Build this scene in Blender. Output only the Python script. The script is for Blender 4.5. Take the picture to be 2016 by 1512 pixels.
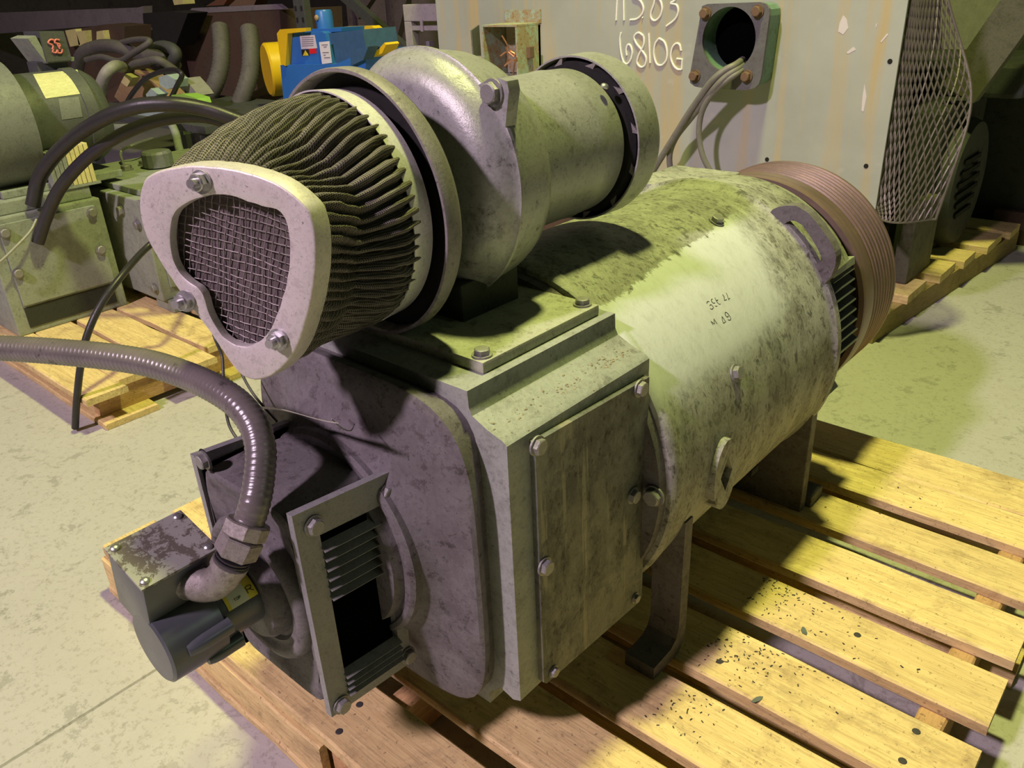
import bpy, bmesh, math, random
from mathutils import Vector, Matrix, noise

random.seed(7)
for o in list(bpy.data.objects):
    bpy.data.objects.remove(o, do_unlink=True)
SC = bpy.context.scene
COL = SC.collection
PI = math.pi

# ------------------------------------------------------------------ camera
F_PX = 1598.19
CAM = Vector((0.0, 0.0, 1.15))
_y, _p, _r = -0.741422784, -0.460685819, -0.0487887092
_f = Vector((math.sin(_y)*math.cos(_p), math.cos(_y)*math.cos(_p), math.sin(_p)))
_ri = Vector((math.cos(_y), -math.sin(_y), 0))
_u = _ri.cross(_f)
RIGHT = math.cos(_r)*_ri + math.sin(_r)*_u
UP = -math.sin(_r)*_ri + math.cos(_r)*_u
FWD = _f
cam = bpy.data.cameras.new('camera')
cam.sensor_width = 36.0
cam.lens = F_PX/2016*36.0
cam.clip_start = 0.02
cam.clip_end = 100
camo = bpy.data.objects.new('camera', cam)
COL.objects.link(camo)
camo.matrix_world = Matrix(((RIGHT.x, UP.x, -FWD.x, CAM.x), (RIGHT.y, UP.y, -FWD.y, CAM.y), (RIGHT.z, UP.z, -FWD.z, CAM.z), (0, 0, 0, 1)))
SC.camera = camo

# ------------------------------------------------------------------ light
world = bpy.data.worlds.new('world')
SC.world = world
world.use_nodes = True
bg = world.node_tree.nodes['Background']
bg.inputs['Color'].default_value = (0.62, 0.66, 0.45, 1)
bg.inputs['Strength'].default_value = 0.016

def area(name, loc, target, power, color, size, spread=180):
    l = bpy.data.lights.new(name, 'AREA')
    l.shape = 'DISK'; l.size = size; l.energy = power; l.color = color
    l.spread = math.radians(spread)
    o = bpy.data.objects.new(name, l)
    COL.objects.link(o)
    o.location = loc
    o.rotation_euler = (Vector(target)-Vector(loc)).to_track_quat('-Z', 'Y').to_euler()
    return o
area('high_bay_lamp_yellow', (-1.0, 1.8, 5.2), (-1.0, 1.5, 0), 280, (0.96, 1.0, 0.31), 0.38)
area('high_bay_lamp_violet', (-1.5, -4.0, 5.0), (-1.0, 1.2, 0.2), 420, (1.0, 0.745, 0.97), 0.42)
area('distant_lamp_green', (6.0, 3.0, 4.5), (-0.6, 1.2, 0.3), 17, (0.66, 1.0, 0.60), 1.2)

SC.view_settings.view_transform = 'Standard'
SC.view_settings.look = 'None'
SC.view_settings.exposure = 0.0
SC.view_settings.gamma = 1.0
SC.view_settings.use_curve_mapping = False

# ------------------------------------------------------------------ measuring helpers (pixel of the photograph -> point on a world plane)
def ray(u, v):
    return FWD + RIGHT*((u-1008)/F_PX) - UP*((v-756)/F_PX)
def U(u, v, axis, val):
    d = ray(u, v)
    i = 'xyz'.index(axis)
    return CAM + d*((val-CAM[i])/d[i])
def UD(u, v, depth):
    return CAM + ray(u, v)*depth
AX, AZ, AR = -0.877, 0.40, 0.331            # barrel axis and radius
def UC(u, v, R=AR):
    d = ray(u, v)
    ox, oz = CAM.x-AX, CAM.z-AZ
    a = d.x*d.x+d.z*d.z; b = 2*(ox*d.x+oz*d.z); c = ox*ox+oz*oz-R*R
    D = max(b*b-4*a*c, 0)
    return CAM + d*((-b-math.sqrt(D))/2/a)

# ------------------------------------------------------------------ materials
def nodes(name):
    m = bpy.data.materials.new(name)
    m.use_nodes = True
    nt = m.node_tree
    return m, nt, nt.nodes['Principled BSDF']
def N(nt, t, **k):
    n = nt.nodes.new(t)
    for a, b in k.items():
        if a.startswith('in_'):
            n.inputs[a[3:].replace('_', ' ')].default_value = b
        else:
            setattr(n, a, b)
    return n
def noise_tex(nt, vec, scale, detail=6, rough=0.6, dist=0.0):
    n = N(nt, 'ShaderNodeTexNoise')
    n.inputs['Scale'].default_value = scale
    n.inputs['Detail'].default_value = detail
    n.inputs['Roughness'].default_value = rough
    n.inputs['Distortion'].default_value = dist
    nt.links.new(vec, n.inputs['Vector'])
    return n.outputs['Fac']
def ramp(nt, fac, a, b, ca=(0, 0, 0, 1), cb=(1, 1, 1, 1), interp='LINEAR'):
    r = N(nt, 'ShaderNodeValToRGB')
    r.color_ramp.interpolation = interp
    e = r.color_ramp.elements
    e[0].position = a; e[0].color = ca
    e[1].position = b; e[1].color = cb
    nt.links.new(fac, r.inputs['Fac'])
    return r.outputs['Color']
def mix(nt, fac, a, b, blend='MIX'):
    m = N(nt, 'ShaderNodeMix', data_type='RGBA', blend_type=blend)
    for s, v in ((m.inputs['Factor'], fac), (m.inputs['A'], a), (m.inputs['B'], b)):
        if hasattr(v, 'is_linked') or hasattr(v, 'links'):
            nt.links.new(v, s)
        elif isinstance(v, (int, float)):
            s.default_value = v
        else:
            s.default_value = (*v, 1) if len(v) == 3 else v
    return m.outputs['Result']
def mth(nt, op, a, b=None, c=None):
    m = N(nt, 'ShaderNodeMath', operation=op)
    for i, v in enumerate((a, b, c)):
        if v is None: continue
        if isinstance(v, (int, float)): m.inputs[i].default_value = v
        else: nt.links.new(v, m.inputs[i])
    return m.outputs[0]
def coords(nt, scale=(1, 1, 1), kind='Object'):
    tc = N(nt, 'ShaderNodeTexCoord')
    mp = N(nt, 'ShaderNodeMapping')
    mp.inputs['Scale'].default_value = scale
    nt.links.new(tc.outputs[kind], mp.inputs['Vector'])
    return mp.outputs['Vector']
def bump(nt, b, h, strength, dist=0.002):
    n = N(nt, 'ShaderNodeBump')
    n.inputs['Strength'].default_value = strength
    n.inputs['Distance'].default_value = dist
    nt.links.new(h, n.inputs['Height'])
    nt.links.new(n.outputs['Normal'], b.inputs['Normal'])

def grime(name, c1, c2, dirt, sc=6.0, dlo=0.52, dhi=0.66, rough=0.55, metal=0.0, bstr=0.35, speck=True, stretch=(1, 1, 1), spec=0.4):
    """worn painted metal: two paint tones, patches of dirt, small dark specks, uneven gloss"""
    m, nt, b = nodes(name)
    v = coords(nt, stretch)
    n1 = noise_tex(nt, v, sc, 8, 0.65, 0.15)
    n2 = noise_tex(nt, v, sc*2.7, 12, 0.78, 0.2)
    n3 = noise_tex(nt, v, sc*30, 4, 0.7)
    n4 = noise_tex(nt, v, sc*11, 8, 0.75, 0.1)
    col = mix(nt, ramp(nt, n1, 0.38, 0.62), c1, c2)
    dm = ramp(nt, n2, dlo, dhi)
    col = mix(nt, dm, col, dirt)
    if speck:
        col = mix(nt, mth(nt, 'MULTIPLY', ramp(nt, n4, .50, .66), .55), col, tuple(x*.75 for x in dirt))
        col = mix(nt, mth(nt, 'MULTIPLY', ramp(nt, n4, .44, .34), .35), col, tuple(min(1, x*1.35) for x in c1))
    if speck:
        sm = ramp(nt, n3, 0.62, 0.70)
        col = mix(nt, mth(nt, 'MULTIPLY', sm, 0.75), col, tuple(x*0.35 for x in dirt))
    nt.links.new(col, b.inputs['Base Color'])
    r = mth(nt, 'ADD', mth(nt, 'MULTIPLY', dm, 0.25), mth(nt, 'ADD', mth(nt, 'MULTIPLY', n1, 0.25), rough-0.12))
    nt.links.new(r, b.inputs['Roughness'])
    b.inputs['Metallic'].default_value = metal
    b.inputs['Specular IOR Level'].default_value = spec
    h = mth(nt, 'ADD', mth(nt, 'MULTIPLY', n2, 1.0), mth(nt, 'MULTIPLY', n3, 0.5))
    bump(nt, b, h, bstr, 0.003)
    return m
def plain(name, c, rough=0.5, metal=0.0, var=0.15, sc=20, bstr=0.1):
    return grime(name, c, tuple(x*(1-var) for x in c), tuple(x*(1-2*var) for x in c), sc=sc, rough=rough, metal=metal, bstr=bstr, speck=False)

M = {}
M['box'] = grime('box_paint', (0.285, 0.305, 0.265), (0.205, 0.22, 0.19), (0.075, 0.07, 0.057), sc=5, dlo=.5, dhi=.68, rough=.5)
M['bell'] = grime('bell_casting', (0.155, 0.146, 0.143), (0.095, 0.088, 0.086), (0.055, 0.045, 0.042), sc=5, dlo=.44, dhi=.60, rough=.62, bstr=.5)
M['cover'] = grime('cover_plate_paint', (0.185, 0.20, 0.165), (0.115, 0.115, 0.09), (0.05, 0.043, 0.033), sc=5, dlo=.42, dhi=.62, rough=.42, stretch=(1, 1.9, .5))
M['topcover'] = grime('top_cover_paint', (0.37, 0.385, 0.29), (0.29, 0.30, 0.215), (0.10, 0.09, 0.05), sc=7, dlo=.50, dhi=.64, rough=.55)
M['blower'] = grime('blower_silver_paint', (0.345, 0.352, 0.325), (0.245, 0.25, 0.228), (0.085, 0.083, 0.07), sc=6, dlo=.53, dhi=.64, rough=.30, metal=.18, bstr=.3, spec=.6)
M['flange'] = grime('flange_steel', (0.22, 0.205, 0.20), (0.17, 0.16, 0.155), (0.08, 0.07, 0.065), sc=9, dlo=.52, dhi=.68, rough=.55, metal=.2)
M['alu'] = grime('cap_aluminium', (0.53, 0.505, 0.46), (0.45, 0.42, 0.375), (0.25, 0.22, 0.185), sc=8, dlo=.54, dhi=.72, rough=.42, metal=.2, bstr=.12)
M['band'] = grime('clamp_band_steel', (0.74, 0.74, 0.68), (0.64, 0.64, 0.59), (0.36, 0.34, 0.28), sc=8, dlo=.6, dhi=.72, rough=.30, metal=.35, bstr=.08)
M['zinc'] = plain('zinc_plated_steel', (0.55, 0.55, 0.54), rough=.3, metal=.85, sc=60)
M['bolt'] = grime('dirty_bolt_steel', (0.30, 0.30, 0.28), (0.24, 0.24, 0.22), (0.10, 0.09, 0.08), sc=40, rough=.42, metal=.5)
M['dark'] = plain('black_and_hole_shade', (0.012, 0.012, 0.011), rough=.9)  # near-black: shade painted into holes and recesses, also colour of the black parts
m_, nt_, b_ = nodes('opening_shade_black'); b_.inputs['Base Color'].default_value = (.002, .002, .002, 1); b_.inputs['Specular IOR Level'].default_value = 0; b_.inputs['Roughness'].default_value = 1  # unlit black, paints the shade inside openings that have no real depth
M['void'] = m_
M['black'] = plain('black_rubber', (0.030, 0.028, 0.030), rough=.34, sc=30, bstr=.15)
M['foam'] = grime('filter_foam', (0.16, 0.13, 0.125), (0.10, 0.08, 0.077), (0.035, 0.027, 0.027), sc=40, rough=.9, bstr=.8)
M['wire'] = plain('screen_wire', (0.235, 0.21, 0.19), rough=.5, metal=.4)
M['louver'] = grime('louver_paint', (0.24, 0.245, 0.23), (0.19, 0.19, 0.18), (0.09, 0.085, 0.08), sc=12, dlo=.55, dhi=.7, rough=.45, bstr=.2)
M['encoder'] = grime('encoder_grey_paint', (0.082, 0.092, 0.098), (0.065, 0.073, 0.078), (0.045, 0.045, 0.038), sc=10, dlo=.6, dhi=.72, rough=.30, bstr=.06, speck=False, spec=.6)
M['lid'] = grime('encoder_lid_grey', (0.27, 0.275, 0.235), (0.24, 0.245, 0.21), (0.10, 0.09, 0.068), sc=13, dlo=.50, dhi=.515, rough=.5, bstr=.2, speck=False)
M['conduit'] = grime('conduit_grey_vinyl', (0.155, 0.14, 0.125), (0.115, 0.105, 0.095), (0.045, 0.04, 0.035), sc=12, dlo=.58, dhi=.64, rough=.24, bstr=.12, speck=False, spec=.7)
M['fitting'] = grime('die_cast_fitting', (0.36, 0.335, 0.30), (0.27, 0.25, 0.225), (0.09, 0.078, 0.06), sc=35, dlo=.46, dhi=.62, rough=.34, metal=.55, bstr=.4)
M['label_yellow'] = plain('yellow_label', (0.80, 0.68, 0.05), rough=.45)
M['label_cream'] = plain('cream_label', (0.72, 0.74, 0.50), rough=.5, var=.06)
M['ink'] = plain('black_ink', (0.02, 0.02, 0.02), rough=.6)
M['rust'] = None
M['panel'] = None
M['chalk'] = plain('white_chalk', (0.85, 0.85, 0.82), rough=.9, var=.08, sc=80)
M['gasket'] = grime('green_gasket_frame', (0.13, 0.23, 0.16), (0.10, 0.18, 0.13), (0.06, 0.08, 0.06), sc=10, rough=.5)
M['greyplate'] = grime('grey_flange_plate', (0.125, 0.13, 0.13), (0.10, 0.10, 0.098), (0.065, 0.05, 0.04), sc=12, rough=.5)
M['rustbolt'] = grime('rusty_bolt', (0.17, 0.105, 0.062), (0.13, 0.08, 0.05), (0.07, 0.05, 0.035), sc=60, rough=.8)
M['rustbox'] = grime('rusty_green_box', (0.33, 0.42, 0.33), (0.28, 0.36, 0.28), (0.30, 0.15, 0.035), sc=7, dlo=.44, dhi=.52, rough=.6, bstr=.4)
M['copper'] = plain('copper_wire', (0.65, 0.33, 0.20), rough=.35, metal=.8)
M['greycable'] = plain('grey_cable', (0.20, 0.195, 0.165), rough=.5)
M['mesh'] = plain('expanded_metal', (0.165, 0.145, 0.13), rough=.45, metal=.4)
M['dkgreen'] = grime('dark_green_machine', (0.03, 0.036, 0.026), (0.022, 0.026, 0.02), (0.013, 0.013, 0.011), sc=6, rough=.6)
M['beam'] = grime('olive_beam', (0.085, 0.085, 0.05), (0.065, 0.065, 0.04), (0.035, 0.033, 0.022), sc=6, rough=.6)
M['greysheet'] = plain('grey_sheet', (0.30, 0.29, 0.30), rough=.6)
M['blue'] = grime('blue_enamel', (0.035, 0.17, 0.50), (0.03, 0.15, 0.44), (0.04, 0.10, 0.25), sc=8, dlo=.62, dhi=.75, rough=.35, bstr=.1, speck=False)
M['blueshade'] = plain('shaded_blue_plate', (0.05, 0.12, 0.22), rough=.4)  # darker copy of the blue enamel, shade painted in for side faces
M['yellow'] = grime('yellow_enamel', (0.78, 0.53, 0.015), (0.70, 0.46, 0.012), (0.30, 0.22, 0.03), sc=8, dlo=.64, dhi=.78, rough=.4, bstr=.1, speck=False)
M['red'] = plain('red_sticker', (0.75, 0.02, 0.03), rough=.4)
M['white'] = plain('white_label', (0.75, 0.75, 0.72), rough=.5, var=.05)
M['pink'] = plain('pale_label', (0.66, 0.62, 0.62), rough=.5, var=.05)
M['brownsteel'] = grime('brown_rusty_steel', (0.08, 0.046, 0.03), (0.055, 0.037, 0.027), (0.06, 0.05, 0.035), sc=3, rough=.75)
M['greyhose'] = grime('grey_duct_hose', (0.115, 0.11, 0.096), (0.09, 0.086, 0.075), (0.05, 0.05, 0.043), sc=14, rough=.6)
M['leftmotor'] = grime('grey_green_motor_paint', (0.27, 0.30, 0.235), (0.21, 0.235, 0.185), (0.10, 0.11, 0.085), sc=7, dlo=.48, dhi=.68, rough=.5)
M['leftblower'] = grime('dark_grey_green_paint', (0.085, 0.093, 0.083), (0.06, 0.067, 0.06), (0.035, 0.035, 0.032), sc=6, rough=.5)
M['leftcowl'] = grime('grey_cowl_paint', (0.165, 0.178, 0.155), (0.13, 0.14, 0.12), (0.07, 0.07, 0.06), sc=6, rough=.5)
M['label_old'] = grime('faded_yellow_nameplate', (0.72, 0.72, 0.36), (0.62, 0.62, 0.30), (0.40, 0.38, 0.18), sc=30, dlo=.55, dhi=.62, rough=.5, speck=False, stretch=(1, 1, 6))
M['lime'] = plain('lime_green_casting', (0.34, 0.62, 0.10), rough=.4)
M['brass'] = grime('rusty_ochre_valve', (0.36, 0.25, 0.12), (0.28, 0.18, 0.09), (0.12, 0.08, 0.05), sc=12, rough=.6)
M['mint'] = plain('mint_painted_block', (0.42, 0.55, 0.47), rough=.5)
M['paleyellow'] = plain('pale_yellow_plastic', (0.72, 0.66, 0.28), rough=.5)
M['crumb'] = plain('dry_dirt', (0.30, 0.265, 0.17), rough=.9)
M['cream'] = plain('cream_casting', (0.34, 0.34, 0.28), rough=.5)
M['whiteframe'] = plain('grey_white_frame', (0.46, 0.44, 0.40), rough=.5)
M['redpaint'] = plain('red_marker', (0.75, 0.22, 0.18), rough=.6)
M['wallmat'] = grime('dark_warehouse_wall', (0.050, 0.044, 0.040), (0.035, 0.031, 0.029), (0.02, 0.02, 0.018), sc=1.5, rough=.9)
M['tarp'] = grime('brown_tarpaulin', (0.085, 0.065, 0.065), (0.055, 0.043, 0.045), (0.03, 0.025, 0.025), sc=3, rough=.8)
M['beamgrey'] = grime('dark_grey_rack_steel', (0.07, 0.075, 0.07), (0.055, 0.06, 0.055), (0.03, 0.03, 0.028), sc=8, rough=.6)
M['greybeam'] = grime('grey_channel_beam', (0.20, 0.175, 0.185), (0.165, 0.145, 0.155), (0.09, 0.08, 0.08), sc=5, rough=.7)
M['chip'] = plain('dark_paint_chip', (0.045, 0.043, 0.038), rough=.7)
M['chipgreen'] = plain('green_grey_paint_chip', (0.12, 0.14, 0.12), rough=.7)
M['paper'] = plain('dusty_paper', (0.62, 0.60, 0.50), rough=.8, var=.08)

def wood(name, c1, c2, dark, axis='x', sc=1.0):
    m, nt, b = nodes(name)
    s = (2.2, 34, 34) if axis == 'x' else (34, 2.2, 34)
    v0 = coords(nt, (1, 1, 1))
    oi = N(nt, 'ShaderNodeObjectInfo')
    vadd = N(nt, 'ShaderNodeVectorMath', operation='ADD')
    nt.links.new(v0, vadd.inputs[0])
    sh = N(nt, 'ShaderNodeVectorMath', operation='SCALE')
    sh.inputs[0].default_value = (17, 9, 13)
    nt.links.new(oi.outputs['Random'], sh.inputs['Scale'])
    nt.links.new(sh.outputs[0], vadd.inputs[1])
    mp = N(nt, 'ShaderNodeMapping'); mp.inputs['Scale'].default_value = s
    nt.links.new(vadd.outputs[0], mp.inputs['Vector'])
    g = noise_tex(nt, mp.outputs[0], 1.6*sc, 8, 0.62, 1.2)
    fine = noise_tex(nt, mp.outputs[0], 7*sc, 4, 0.6)
    blot = noise_tex(nt, vadd.outputs[0], 9, 10, 0.75, 0.3)
    speck = noise_tex(nt, vadd.outputs[0], 110, 5, 0.7)
    mp2 = N(nt, 'ShaderNodeMapping'); mp2.inputs['Scale'].default_value = (3, 9, 9) if axis == 'x' else (9, 3, 9)
    nt.links.new(vadd.outputs[0], mp2.inputs['Vector'])
    stain = noise_tex(nt, mp2.outputs[0], 1.3, 12, 0.8, 0.3)
    col = mix(nt, ramp(nt, g, 0.36, 0.64), c1, c2)
    col = mix(nt, mth(nt, 'MULTIPLY', ramp(nt, fine, 0.5, 0.66), .6), col, tuple(x*.66 for x in c2))
    col = mix(nt, mth(nt, 'MULTIPLY', ramp(nt, blot, 0.53, 0.68), .75), col, dark)
    col = mix(nt, mth(nt, 'MULTIPLY', ramp(nt, stain, 0.52, 0.66), .62), col, tuple(x*.72 for x in dark))
    col = mix(nt, mth(nt, 'MULTIPLY', ramp(nt, speck, 0.60, 0.67), .75), col, tuple(x*.4 for x in dark))
    col = mix(nt, mth(nt, 'MULTIPLY', oi.outputs['Random'], .22), col, dark)
    nt.links.new(col, b.inputs['Base Color'])
    b.inputs['Roughness'].default_value = .78
    b.inputs['Specular IOR Level'].default_value = .25
    bump(nt, b, mth(nt, 'ADD', g, mth(nt, 'MULTIPLY', fine, .6)), .5, .0025)
    return m
M['wood'] = wood('pallet_pine', (0.81, 0.645, 0.29), (0.68, 0.51, 0.215), (0.34, 0.235, 0.115))
M['woody'] = wood('pallet_pine_stringer', (0.60, 0.38, 0.17), (0.50, 0.31, 0.13), (0.26, 0.15, 0.075), axis='y')
M['woodpale'] = wood('weathered_pallet_wood', (0.42, 0.40, 0.30), (0.36, 0.34, 0.25), (0.2, 0.19, 0.15))
M['woodold'] = wood('old_pallet_wood', (0.40, 0.30, 0.13), (0.34, 0.25, 0.11), (0.2, 0.14, 0.07), axis='y')

def barrel_mat():
    m, nt, b = nodes('barrel_paint')
    tc = N(nt, 'ShaderNodeTexCoord')
    v = tc.outputs['Object']
    n1 = noise_tex(nt, v, 5, 8, .65, .5)
    mp = N(nt, 'ShaderNodeMapping'); mp.inputs['Scale'].default_value = (1.0, 1.5, 1.0); mp.inputs['Rotation'].default_value = (0, 0, .3)
    nt.links.new(v, mp.inputs['Vector'])
    n2 = noise_tex(nt, mp.outputs[0], 8, 14, .80, .25)
    n3 = noise_tex(nt, v, 170, 5, .75)
    n4 = noise_tex(nt, mp.outputs[0], 30, 10, .78, .3)
    col = mix(nt, ramp(nt, n1, .38, .62), (0.335, 0.345, 0.285), (0.215, 0.22, 0.175))
    col = mix(nt, mth(nt, 'MULTIPLY', ramp(nt, n2, .46, .55), .82), col, (0.09, 0.086, 0.068))
    col = mix(nt, mth(nt, 'MULTIPLY', ramp(nt, n4, .46, .36), .35), col, (0.46, 0.47, 0.40))
    # scrubbed pale patch: a stretch of the shell between two angles
    sx = N(nt, 'ShaderNodeSeparateXYZ'); nt.links.new(v, sx.inputs[0])
    ox, oz = BARREL_OFF
    ang = mth(nt, 'ARCTAN2', mth(nt, 'SUBTRACT', sx.outputs['Z'], oz), mth(nt, 'SUBTRACT', sx.outputs['X'], ox))
    wob = mth(nt, 'MULTIPLY', mth(nt, 'SUBTRACT', n4, .5), .22)
    a2 = mth(nt, 'ADD', mth(nt, 'ADD', ang, wob), mth(nt, 'MULTIPLY', mth(nt, 'SUBTRACT', n1, .5), .10))
    y2 = mth(nt, 'ADD', sx.outputs['Y'], mth(nt, 'MULTIPLY', mth(nt, 'SUBTRACT', n2, .5), .22))
    def sm(x, lo, hi):
        r = N(nt, 'ShaderNodeMapRange', interpolation_type='SMOOTHSTEP')
        r.inputs['From Min'].default_value = lo; r.inputs['From Max'].default_value = hi
        nt.links.new(x, r.inputs['Value']); return r.outputs[0]
    top = mth(nt, 'SUBTRACT', 1, sm(mth(nt, 'SUBTRACT', a2, mth(nt, 'MULTIPLY', sx.outputs['Y'], .30)), 1.075, 1.095))
    low = sm(a2, .36, .56)
    yy = mth(nt, 'SUBTRACT', 1, sm(mth(nt, 'ADD', y2, mth(nt, 'MULTIPLY', a2, -.14)), 1.30-BARREL_Y, 1.42-BARREL_Y))
    msk = mth(nt, 'MULTIPLY', mth(nt, 'MULTIPLY', top, low), yy)
    pale = mix(nt, ramp(nt, n4, .45, .7), (0.58, 0.61, 0.60), (0.52, 0.545, 0.525))
    col = mix(nt, msk, col, pale)
    dk = mth(nt, 'MULTIPLY', ramp(nt, n4, .54, .60), mth(nt, 'SUBTRACT', .85, mth(nt, 'MULTIPLY', msk, .8)))
    col = mix(nt, dk, col, (0.055, 0.055, 0.042))
    col = mix(nt, mth(nt, 'MULTIPLY', ramp(nt, n3, .66, .72), .6), col, (0.04, 0.04, 0.03))
    nt.links.new(col, b.inputs['Base Color'])
    nt.links.new(mth(nt, 'SUBTRACT', mth(nt, 'ADD', mth(nt, 'MULTIPLY', n2, .3), .42), mth(nt, 'MULTIPLY', msk, .12)), b.inputs['Roughness'])
    bump(nt, b, mth(nt, 'ADD', n4, mth(nt, 'MULTIPLY', n3, .5)), .35, .003)
    return m

def rust_mat():
    m, nt, b = nodes('pulley_rust')
    v = coords(nt, (1, 14, 1))
    n1 = noise_tex(nt, v, 5, 8, .65, .3)
    n2 = noise_tex(nt, coords(nt), 30, 6, .7)
    col = mix(nt, ramp(nt, n1, .35, .65), (0.245, 0.165, 0.14), (0.16, 0.115, 0.098))
    col = mix(nt, mth(nt, 'MULTIPLY', ramp(nt, n2, .52, .7), .6), col, (0.27, 0.185, 0.115))
    nt.links.new(col, b.inputs['Base Color'])
    b.inputs['Roughness'].default_value = .38
    b.inputs['Metallic'].default_value = .35
    bump(nt, b, n2, .25, .002)
    return m
M['rust'] = rust_mat()

def panel_mat():
    m, nt, b = nodes('cabinet_grey_paint')
    v = coords(nt)
    vs = coords(nt, (5.5, 1, .35))
    st = noise_tex(nt, vs, 2.2, 5, .6, .1)
    n1 = noise_tex(nt, v, 2.5, 6, .6, .3)
    n2 = noise_tex(nt, v, 40, 4, .6)
    col = mix(nt, ramp(nt, n1, .35, .65), (0.41, 0.44, 0.39), (0.34, 0.365, 0.325))
    col = mix(nt, mth(nt, 'MULTIPLY', ramp(nt, st, .50, .70), .85), col, (0.50, 0.39, 0.18))
    sx = N(nt, 'ShaderNodeTexNoise'); sx.inputs['Scale'].default_value = 9; sx.inputs['Detail'].default_value = 7
    nt.links.new(v, sx.inputs['Vector'])
    col = mix(nt, mth(nt, 'MULTIPLY', ramp(nt, sx.outputs['Fac'], .66, .74), .45), col, (0.52, 0.52, 0.46))
    nt.links.new(col, b.inputs['Base Color'])
    b.inputs['Roughness'].default_value = .38
    bump(nt, b, n2, .06, .001)
    return m
M['panel'] = panel_mat()

def floor_mat():
    m, nt, b = nodes('concrete_floor')
    v = coords(nt)
    n1 = noise_tex(nt, v, 1.1, 8, .62, .5)
    n2 = noise_tex(nt, v, 9, 12, .78, .3)
    n3 = noise_tex(nt, v, 70, 6, .75)
    col = mix(nt, ramp(nt, n1, .35, .65), (0.385, 0.382, 0.345), (0.312, 0.308, 0.272))
    col = mix(nt, mth(nt, 'MULTIPLY', ramp(nt, n2, .50, .70), .6), col, (0.26, 0.25, 0.215))
    col = mix(nt, mth(nt, 'MULTIPLY', ramp(nt, n2, .42, .34), .5), col, (0.56, 0.55, 0.51))
    col = mix(nt, mth(nt, 'MULTIPLY', ramp(nt, n3, .53, .62), .4), col, (0.23, 0.21, 0.165))
    nt.links.new(col, b.inputs['Base Color'])
    nt.links.new(mth(nt, 'ADD', mth(nt, 'MULTIPLY', n2, .3), .4), b.inputs['Roughness'])
    bump(nt, b, mth(nt, 'ADD', n2, mth(nt, 'MULTIPLY', n3, .7)), .45, .004)
    return m
M['floor'] = floor_mat()

def knit_mat():
    """fine knitted wire cloth over dark pleats, thread loops laid out along the cloth's own UVs"""
    m, nt, b = nodes('knitted_filter_cloth')
    uv = N(nt, 'ShaderNodeTexCoord').outputs['UV']
    s = N(nt, 'ShaderNodeSeparateXYZ'); nt.links.new(uv, s.inputs[0])
    nz = noise_tex(nt, coords(nt), 60, 3, .6)
    uu = mth(nt, 'ADD', s.outputs['X'], mth(nt, 'MULTIPLY', nz, .0015))
    vv = mth(nt, 'ADD', s.outputs['Y'], mth(nt, 'MULTIPLY', nz, .010))
    wu = mth(nt, 'ABSOLUTE', mth(nt, 'SINE', mth(nt, 'MULTIPLY', uu, PI*58*7)))
    wv = mth(nt, 'ABSOLUTE', mth(nt, 'SINE', mth(nt, 'MULTIPLY', vv, PI*62)))
    a = mth(nt, 'MULTIPLY', ramp(nt, wu, .25, .55), ramp(nt, wv, .3, .6))
    thread = mth(nt, 'SUBTRACT', 1, a)
    n = noise_tex(nt, coords(nt), 18, 5, .65)
    tcol = mix(nt, ramp(nt, n, .4, .65), (0.27, 0.24, 0.185), (0.12, 0.105, 0.088))
    col = mix(nt, thread, (0.012, 0.0105, 0.010), tcol)
    nt.links.new(col, b.inputs['Base Color'])
    b.inputs['Roughness'].default_value = .75
    bump(nt, b, thread, .8, .0015)
    return m
M['knit'] = knit_mat()

# ------------------------------------------------------------------ object helpers
ORIG = {}
def root(name, loc, label, cat, group=None):
    o = bpy.data.objects.new(name, None)
    o.empty_display_size = 0.05
    COL.objects.link(o)
    o.location = loc
    ORIG[o] = Vector(loc)
    o['label'] = label; o['category'] = cat
    if group: o['group'] = group
    return o
def link(name, me, parent=None):
    o = bpy.data.objects.new(name, me)
    COL.objects.link(o)
    if parent is not None:
        o.parent = parent
        ORIG[o] = ORIG[parent]
    return o
def obj(name, bm, mat, parent=None, smooth=False, label=None, auto=None):
    """link a bmesh built in world coordinates as one mesh object under its thing"""
    bmesh.ops.recalc_face_normals(bm, faces=bm.faces)
    if parent is not None:
        org = ORIG[parent]
    else:
        xs = [v.co for v in bm.verts]
        org = Vector(((min(c.x for c in xs)+max(c.x for c in xs))/2, (min(c.y for c in xs)+max(c.y for c in xs))/2, min(c.z for c in xs)))
    bmesh.ops.translate(bm, verts=bm.verts, vec=-org)
    me = bpy.data.meshes.new(name)
    if smooth:
        for f in bm.faces: f.smooth = True
        lim = math.radians(auto or 35)
        for e in bm.edges:
            if len(e.link_faces) == 2 and e.calc_face_angle(0) > lim: e.smooth = False
    bm.to_mesh(me); bm.free()
    me.materials.append(mat)
    o = link(name, me, parent)
    if parent is None:
        o.location = org; ORIG[o] = org
    if label: o['label'] = label
    return o
def tag(o, label, cat, group=None, kind=None):
    if label: o['label'] = label
    if cat: o['category'] = cat
    if group: o['group'] = group
    if kind: o['kind'] = kind
    return o
def place(name, me, parent, co, direction=(0, 0, 1), spin=0.0, scale=1.0):
    """another object using a shared mesh modelled along +Z"""
    o = link(name, me, parent)
    q = Vector(direction).to_track_quat('Z', 'Y')
    base = Vector(co)-(ORIG[parent] if parent is not None else Vector((0, 0, 0)))
    o.matrix_local = Matrix.Translation(base) @ q.to_matrix().to_4x4() @ Matrix.Rotation(spin, 4, 'Z') @ Matrix.Scale(scale, 4)
    return o

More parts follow.
